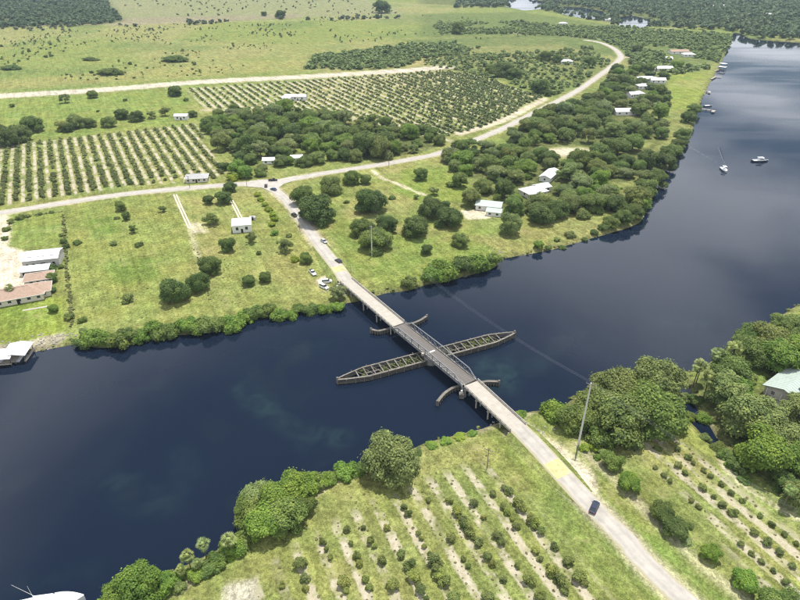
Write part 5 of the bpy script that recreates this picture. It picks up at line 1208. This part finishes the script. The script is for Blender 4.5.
for i, (px, py, a, b, dg2, rm, lab) in enumerate(((624, 114, 18, 10, 3, 'white_roof', 'white-roofed house nearest in the row by the winding road'), (647, 81, 20, 11, -8, 'white_roof', 'largest white roof of the far riverside houses'), (657, 82.5, 15, 9, -4, 'white_roof', 'white roof joined right of the largest far house'),
        (643, 88.5, 13, 8, 5, 'white_roof', 'white roof just below the largest far house'), (632, 97, 9, 7, 20, 'white_roof', 'small white roof at left of the far house group'), (638, 96, 8, 9, 10, 'white_roof', 'small white roof between trees in the far house group'), (663, 70.5, 19, 11, 4, 'white_roof', 'white-roofed house behind the round bright tree'),
        (650, 71, 9, 7, 4, 'grey_roof', 'grey roof left of the house behind the round tree'), (678, 53.5, 24, 12, 3, 'brown_roof', 'wide tan-roofed house highest on the far lawn'), (688, 56.5, 15, 9, 0, 'white_roof', 'white roof in front of the wide tan-roofed house'), (668, 61, 8, 7, 0, 'white_roof', 'tiny white roof left of the tan-roofed house'),
        (566, 63.5, 14, 8, 0, 'white_roof', 'white farm building beside scrub above the winding road'), (504, 76.5, 9, 6, 0, 'white_roof', 'small white roof in trees behind the middle grove'), (563, 25, 14, 10, 0, 'white_roof', 'white house deep in the far scrub wood'), (610, 21, 22, 12, 0, 'white_roof', 'white-roofed house near the small far pond'),
        (723, 7, 50, 18, 4, 'white_roof', 'long white roofs across the river in the hazy forest'), (769, 16, 40, 18, 0, 'white_roof', 'pale roof in the hazy forest at far right'), (494, 6, 20, 12, 0, 'white_roof', 'pale roof beside the farthest water'))):
    house('distant_house', px, py, a, b, dg2, 3.2, 1.9, 'hip' if i % 2 else 'gable', 'white_wall', rm, lab, 'house', .5, False, False, (3, 0))
gr = house('lodge', 797, 388, 24, 11, 36, 3.4, 2.0, 'gable', 'grey_wall', 'green_roof', 'large house with pale green metal roof at right edge', 'house', .8, True, True, (4, 2))
MB().box((-6.5, -3.0, 4.75), (2.4, 1.5, .15)).build('skylight', M['glass'], gr)
MB().box((-14.5, -1.0, .08), (4, 10, .16)).build('porch_slab', M['concrete'], gr)
for yy in (-4.5, 0, 4.5): MB().box((-12.6, yy, 1.65), (.18, .18, 3.3)).build('porch_post', M['white_wall'], gr)

# ------------------------------------------------------------------ vehicles
def car(px, py, deg, paint_m, label, kind='car', z=LAND, group=None, name=None):
    x, y = at(px, py, z); e = empty(name or ('pickup_truck' if kind == 'pickup' else 'car'), (x, y, z), R(deg)); tag(e, label, 'truck' if kind == 'pickup' else 'car', group)
    L = {'car': 4.6, 'suv': 4.8, 'pickup': 5.6}[kind]; Wd = 1.86; hl2 = L/2; bz = .32; hood = .92 if kind == 'car' else 1.08; top = 1.45 if kind == 'car' else 1.8
    def sec(xx, w0, z0, z1): return [(xx, -w0, z0), (xx, w0, z0), (xx, w0*1.0, z0+(z1-z0)*.6), (xx, w0*.9, z1), (xx, -w0*.9, z1), (xx, -w0, z0+(z1-z0)*.6)]
    hw = Wd/2
    b = MB(); b.loft([sec(-hl2, hw*.82, bz+.15, hood*.88), sec(-hl2+.25, hw*.97, bz, hood), sec(-hl2*.3, hw, bz-.05, hood+.03), sec(hl2*.35, hw, bz-.05, hood+.02), sec(hl2-.35, hw*.96, bz, hood*.9), sec(hl2, hw*.8, bz+.12, hood*.72)]); b.build('body', M[paint_m], e)
    if kind == 'pickup': c0, c1, c2, c3 = -.35, -.15, .75, 1.35
    elif kind == 'suv': c0, c1, c2, c3 = -2.25, -1.95, .45, 1.2
    else: c0, c1, c2, c3 = -1.85, -1.15, .45, 1.25
    g = MB(); g.loft([[(c0, -hw*.86, hood), (c3, -hw*.86, hood), (c3, hw*.86, hood), (c0, hw*.86, hood)], [(c1, -hw*.72, top-.05), (c2, -hw*.72, top-.05), (c2, hw*.72, top-.05), (c1, hw*.72, top-.05)]]); g.build('windows', M['glass'], e)
    MB().box(((c1+c2)/2, 0, top-.02), (c2-c1+.1, hw*1.5, .09)).build('roof', M[paint_m], e)
    if kind == 'pickup': MB().box((-1.65, 0, hood-.0), (1.9, 1.5, .12)).build('bed', M['dark'], e)
    for sx_ in (-1, 1):
        for sy_ in (-1, 1):
            wv = MB(); wv.tube([(sx_*L*.31, sy_*(hw-.24), .34), (sx_*L*.31, sy_*(hw+.01), .34)], [.34, .34], 14); wo_ = wv.build('wheel', M['tyre'], e)
            MB().tube([(sx_*L*.31, sy_*(hw-.0), .34), (sx_*L*.31, sy_*(hw+.03), .34)], [.2, .19], 10).build('rim', M['chrome'], wo_)
    for sy_ in (-1, 1):
        MB().box((hl2-.06, sy_*.6, .66), (.14, .32, .16)).build('headlight', M['lens'], e); MB().box((-hl2+.03, sy_*.62, .74), (.1, .26, .18)).build('taillight', M['red_lens'], e)
        MB().box((c3-.15, sy_*(hw+.08), hood+.08), (.16, .2, .14)).build('mirror', M[paint_m], e)
    return e
dN = math.degrees(math.atan2(BD[1], BD[0]))
car(594, 508.5, 57, 'navy', 'dark navy car crossing the near road', z=LAND+.17)
car(338.5, 262.5, dN, 'black_paint', 'black car heading toward the far end of the bridge', 'suv', z=LAND+1.0)
car(324, 242, dN+180, 'silver', 'silver car on the far road between bridge and junction', z=LAND+.2)
car(294, 216, dN, 'black_paint', 'black car in the shade beside the big roadside oak', 'suv', z=LAND+.17)
car(273.5, 190, dN+20, 'blue_car', 'blue car turning at the far junction', z=LAND+.2)
car(266, 186.5, 100, 'black_paint', 'small dark car waiting at the far junction mouth', z=LAND+.2)
car(273, 180.8, 8, 'black_paint', 'long dark pickup passing behind the junction', 'pickup', z=LAND+.2)
car(312.5, 273.5, -60, 'white_car', 'white pickup parked alone on the far grass', 'pickup')
car(324, 288, -40, 'white_car', 'white car parked lower at the far boat ramp', 'suv'); car(327, 282.5, 10, 'white_car', 'white car parked upper at the far boat ramp', 'suv')
car(20, 262, 70, 'tan_car', 'tan car parked on the sandy left lot', 'suv') if False else None

# ------------------------------------------------------------------ boats
def hull_rings(L, Wd, H, n=9, bow=.55):
    out = []
    for i in range(n):
        t = i/(n-1); x = -L/2+L*t; wv = Wd/2*(1 if t < bow else max(.03, 1-((t-bow)/(1-bow))**2.0)); wv *= (.92+.08*min(1, t*4)); sh_ = H*(1+.28*t**2.2); k = -.35*(1-t**3)
        out.append([(x, -wv*.55, k), (x, wv*.55, k), (x, wv*.95, sh_*.45), (x, wv, sh_), (x, -wv, sh_), (x, -wv*.95, sh_*.45)])
    return out
def boat(px, py, deg, L, Wd, H, label, hull_m='gel', cabin=None, ttop=False, name='motorboat', cat='boat', loc=None, antennas=False):
    x, y = loc or at(px, py, .3); e = empty(name, (x, y, 0), R(deg)); tag(e, label, cat)
    h = MB().loft(hull_rings(L, Wd, H)).build('hull', M[hull_m], e)
    MB().box((-.12*L, 0, H+.06), (L*.62, Wd*.78, .08)).build('deck', M['gel'], e)
    gw = MB(); rr = hull_rings(L, Wd, H, 13)
    for i in range(12):
        for j in (3, 4): gw.beam(rr[i][j], rr[i+1][j], .12, .14)
    gw.build('gunwale', M['gel'], e)
    MB().box((-L*.28, 0, H*.98), (L*.3, Wd*.66, .1)).build('cockpit_floor', M['canvas'], e)
    if cabin:
        c0, c1, ch = cabin
        cb = MB(); wv = Wd*.36
        cb.loft([[(c0*L, -wv, H), (c1*L, -wv*.75, H*1.05), (c1*L, wv*.75, H*1.05), (c0*L, wv, H)], [(c0*L+.1, -wv*.88, H+ch), (c1*L-ch*.9, -wv*.7, H+ch), (c1*L-ch*.9, wv*.7, H+ch), (c0*L+.1, wv*.88, H+ch)]]); k_ = cb.build('cabin', M['gel'], e)
        MB().box(((c0+c1)/2*L-.2, 0, H+ch*.62), ((c1-c0)*L*.62, wv*1.9, ch*.3)).build('cabin_windows', M['glass'], k_)
    if ttop:
        for a in (-.12, .1):
            for b in (-.3, .3): MB().tube([(a*L, b*Wd, H), (a*L*.9, b*Wd*.9, H+1.9)], [.04, .04], 6).build('canopy_post', M['steel'], e)
        MB().box((-.01*L, 0, H+1.95), (L*.36, Wd*.72, .1)).build('canopy', M['canvas'], e)
        MB().box((.02*L, 0, H+.55), (.8, .8, 1.0)).build('console', M['gel'], e)
    MB().box((-L/2-.25, 0, .55), (.55, .5, 1.1)).build('outboard_motor', M['dark'], e)
    if antennas:
        for a, b, tz_ in ((-.18, .4, 4.2), (-.22, -.4, 4.2)): MB().tube([(a*L, b, H+1.8), (a*L-.8, b*4.0, H+tz_+1.0)], [.04, .02], 5).build('antenna', M['whitepaint'], e)
        for sd in (-1, 1): MB().tube([(-.2*L, sd*Wd*.4, H+.6), (-.55*L, sd*(Wd*.5+2.2), H+3.0)], [.035, .02], 5).build('outrigger', M['whitepaint'], e)
    return e
boat(724, 170, -97, 9.0, 3.2, .9, 'white motorboat heading down the wide river', ttop=True)
boat(760, 161, 3, 11.5, 3.4, .95, 'grey pontoon-like cabin boat near the right edge of river', 'hull_blue', cabin=(-.15, .3, 1.1), ttop=True)
boat(40, 600, 13, 15.0, 4.6, 1.7, 'white sport-fishing yacht cut by the bottom edge', cabin=(-.22, .16, 1.7), antennas=True, name='yacht', cat='yacht', loc=at(50, 605, 1.0))
def wake(px, py, deg, L, label):
    x, y = at(px, py, 0); w_ = MB()
    for sd in (-1, 1):
        for k in range(8):
            a = L*k/8; b = L*(k+.85)/8; w_.loft([[(-a, sd*(.8+a*.2), .0), (-a, sd*(1.0+a*.22), .07), (-a, sd*(1.3+a*.24), .0)], [(-b, sd*(.8+b*.2), .0), (-b, sd*(1.0+b*.22), .06), (-b, sd*(1.25+b*.24), .0)]])
    o = w_.build('wake', M['water']); o.location = (x, y, .005); o.rotation_euler = (0, 0, R(deg)); tag(o, label, 'wake', None, 'stuff')
wake(724, 166, -97, 45, 'faint ripple wake behind the white motorboat')

# ------------------------------------------------------------------ docks
def boathouse(px, py, deg, lx, ly, label):
    x, y = at(px, py, 0); e = empty('boathouse', (x, y, 0), R(deg)); tag(e, label, 'boathouse', 'boathouses by the left lawn')
    for a in (-1, 1):
        for b in (-1, 0, 1): MB().tube([(a*(lx/2-.3), b*(ly/2-.3), -3), (a*(lx/2-.3), b*(ly/2-.3), 3.4)], [.14, .14], 7).build('post', M['timber'], e)
        MB().box((a*(lx/2-.2), 0, .75), (.8, ly, .14)).build('catwalk', M['deckwood'], e)
    for s in (-1, 1):
        a = [(s*(lx/2+.5), -ly/2-.4, 3.3), (s*(lx/2+.5), ly/2+.4, 3.3), (0, ly/2+.4, 4.1), (0, -ly/2-.4, 4.1)]; MB().loft([a, [(p[0], p[1], p[2]+.12) for p in a]]).build('roof', M['white_roof'], e)
    MB().loft(hull_rings(ly*.8, lx*.4, .7)).build('lifted_boat', M['gel'], e).rotation_euler = (0, 0, math.pi/2)
    return e
boathouse(20, 357, 8, 7.5, 8.0, 'white-roofed boathouse at the right end of left dock')
boathouse(1, 362, 98, 6.0, 10, 'white-roofed boathouse cut by left picture edge')
dk = empty('dock', (*at(12, 361, 0), 0), R(8)); tag(dk, 'wooden dock platform between the two left boathouses', 'dock')
for k in range(12): MB().box((-2.2+k*.4, 0, 1.05), (.36, 5.0, .1)).build('plank', M['deckwood'], dk)
for a in (-2.2, 2.3):
    for b in (-2.2, 2.2): MB().tube([(a, b, -3), (a, b, 1.5)], [.13, .13], 7).build('post', M['timber'], dk)
def small_dock(px0, py0, px1, py1, label, roof=False):
    a = np.array(at(px0, py0, 0)); b = np.array(at(px1, py1, 0)); L, rz = frame(a, b); e = empty('dock', (a[0], a[1], 0), rz); tag(e, label, 'dock')
    MB().box((0, L/2, 1.1), (1.8, L, .15)).build('decking', M['deckwood'], e)
    MB().box((2.5, L-1, 1.1), (6.5, 2.4, .16)).build('dock_head', M['deckwood'], e)
    for k in range(int(L/4)+1):
        for s in (-.8, .8): MB().tube([(s, k*4+.3, -3), (s, k*4+.3, 1.6)], [.15, .15], 6).build('post', M['timber'], e)
    if roof:
        MB().box((2.5, L-1, 4.0), (8, 6.5, .2)).build('roof', M['white_roof'], e)
        for p in (-.8, 5.8):
            for q in (-3.4, 1.4): MB().tube([(p, L+q, -3), (p, L+q, 4)], [.14, .14], 6).build('post', M['timber'], e)
small_dock(701, 110, 715, 112, 'long dark dock with boats, nearest of the right shore docks'); small_dock(702, 92, 710, 92.5, 'short dock on right shore above the long dark dock')
small_dock(711, 80, 716, 77, 'dock on right shore below the roofed dock', False); small_dock(714, 72, 720, 70, 'white-roofed dock highest on right shore', True); small_dock(714, 68, 721, 66.5, 'second white-roofed dock at top of right shore', True)
boat(708, 106, 10, 8, 2.6, .8, 'small dark boat moored above the long dock', 'hull_blue', ttop=False)

# ------------------------------------------------------------------ poles and wires
def pole(px, py, h, r0, label, arms=True, wood=False, loc=None, lean=0):
    x, y = loc or at(px, py); e = empty('utility_pole', (x, y, LAND-.3), R(-28)); tag(e, label, 'utility pole')
    m = M['bark'] if wood else M['pole']
    MB().tube([(0, 0, 0), (0, 0, h*.5), (0, 0, h+.3)], [r0, r0*.82, r0*.6], 10).build('shaft', m, e)
    if arms:
        for zz in (.15, 1.3):
            MB().box((0, -.05, h-zz), (2.6 if zz < 1 else 1.8, .14, .16)).build('crossarm', M['timber'], e)
        for xx in (-1.2, 0, 1.2): MB().tube([(xx, -.05, h-.1), (xx, -.05, h+.35)], [.07, .05], 6).build('insulator', M['concrete_dark'], e)
    return (x, y, LAND+h)
p1 = pole(578, 446, 24.0, .34, 'tall pale pole standing among oaks on the near bank')
p2 = pole(372, 256, 15.5, .3, 'tall pale pole in front of oaks across the river')
p0 = (p1[0]+58, p1[1]-62, LAND+19)
pole(0, 0, 19, .32, 'tall pale pole beyond the right grove', loc=(p0[0], p0[1])) 
p3 = pole(389, 166, 11, .2, 'slim roadside pole above the far sandy path', wood=True)
for q in ((487, 468, 7.5, 'short dark pole at head of the near grove'), (453, 157, 9, 'roadside pole where the far road enters the wood'), (190, 188.5, 8, 'slim pole on far road by the farmhouse'), (300, 231, 6, 'short post beside far road and lime hedge'), (247, 187, 7, 'slim pole at left mouth of the junction'), (351, 276, 5, 'white post at far end of the bridge')):
    pole(q[0], q[1], q[2], .13, q[3], arms=q[2] > 7, wood=True)
def wire(a, b, sag, label):
    pts = []
    for i in range(25):
        t = i/24; pts.append((a[0]+(b[0]-a[0])*t, a[1]+(b[1]-a[1])*t, a[2]+(b[2]-a[2])*t-sag*4*t*(1-t)))
    o = MB().tube(pts, [.014]*25, 5).build('power_line', M['wire']); tag(o, label, 'wire', 'power lines on the tall poles')
ca_, sa_ = math.cos(R(-28)), math.sin(R(-28))
for nme, off in (('left', -1.2), ('middle', 0), ('right', 1.2)):
    o3 = (off*ca_, off*sa_, .3)
    sh3 = lambda p: (p[0]+o3[0], p[1]+o3[1], p[2]+o3[2])
    wire(sh3(p1), sh3(p2), 5.0, f'{nme} power line sagging across the river'); wire(sh3(p0), sh3(p1), 2.5, f'{nme} power line over the right grove'); wire(sh3(p2), sh3(p3), 2.5, f'{nme} power line from the far pole to the road')
# gate arms and signals at the bridge ends
def gate(loc, rz, label):
    e = empty('barrier_gate', loc, rz); tag(e, label, 'barrier')
    MB().box((0, 0, .6), (.6, .6, 1.2)).build('cabinet', M['whitepaint'], e); MB().tube([(0, 0, 1.1), (0, .4, 5.2)], [.08, .05], 6).build('arm', M['whitepaint'], e)
    MB().tube([(.5, 0, 0), (.5, 0, 3.2)], [.07, .06], 6).build('post', M['whitepaint'], e); MB().box((.5, -.1, 2.9), (.5, .2, .8)).build('signal_head', M['dark'], e)
q_ = np.array([BD[1], -BD[0]])
g1_ = np.array(bridgeS)-BD*0.6-q_*4.0; gate((g1_[0], g1_[1], 2.0), rz0, 'white gate cabinet and signal at near end of swing span')
g2_ = np.array(road_north[0])-q_*4.6; gate((g2_[0], g2_[1], LAND), rz0, 'white gate cabinet by the far end of the bridge')
pl_ = MB().box((0, 0, .9), (1.6, 1.6, 1.8)).build('gate_platform', M['timber']); pl_.location = (g1_[0], g1_[1], .2); tag(pl_, 'small timber platform under the near gate cabinet', 'platform')
# riprap stones by the bridge ends and bank
st = []
iv, fi = ico()
for (px, py, n, sp_) in ((505, 421, 26, 3.5), (535, 432, 14, 2.5), (343, 293, 40, 4.0), (355, 296, 20, 3.0), (36, 344, 60, 9), (10, 350, 30, 7), (58, 338, 30, 4), (640, 216, 18, 5), (618, 221, 14, 4), (507, 252, 20, 6), (695, 122, 8, 5)):
    cx, cy_ = at(px, py, 1.0)
    for k in range(n): st.append((cx+rng.normal(0, sp_), cy_+rng.normal(0, sp_*.3), rng.uniform(.25, .6)))
SV = []; SF = []
st = [q for q in st if wat(q[0], q[1]) < .5]
for i, (x, y, s) in enumerate(st): SV.append(iv*(s*(1+rng.uniform(-.3, .3, (12, 1))))*np.array((1, 1, .6))+(x, y, max(zat(x, y), -.1))); SF.append(fi+i*12)
o = add('riprap', np_mesh('riprap', np.vstack(SV), np.vstack(SF)), M['concrete_dark']); tag(o, 'loose grey stones along the banks', 'stones', None, 'stuff')

# ------------------------------------------------------------------ haze: one closed box of thin air round camera and scene
hz = MB().box((0, 4500, 66), (24000, 21000, 142)).mesh('haze')
hm = bpy.data.materials.new('haze_air'); hm.use_nodes = True; t = hm.node_tree; t.nodes.clear()
ho = N(t, 'ShaderNodeOutputMaterial'); pv = N(t, 'ShaderNodeVolumePrincipled'); pv.inputs['Color'].default_value = (0.68, 0.85, 1.0, 1); pv.inputs['Density'].default_value = 0.00009; pv.inputs['Anisotropy'].default_value = 0.2
t.links.new(pv.outputs[0], ho.inputs['Volume'])
tag(add('haze', hz, hm), 'thin pale summer haze over the whole river plain', 'haze', None, 'stuff')
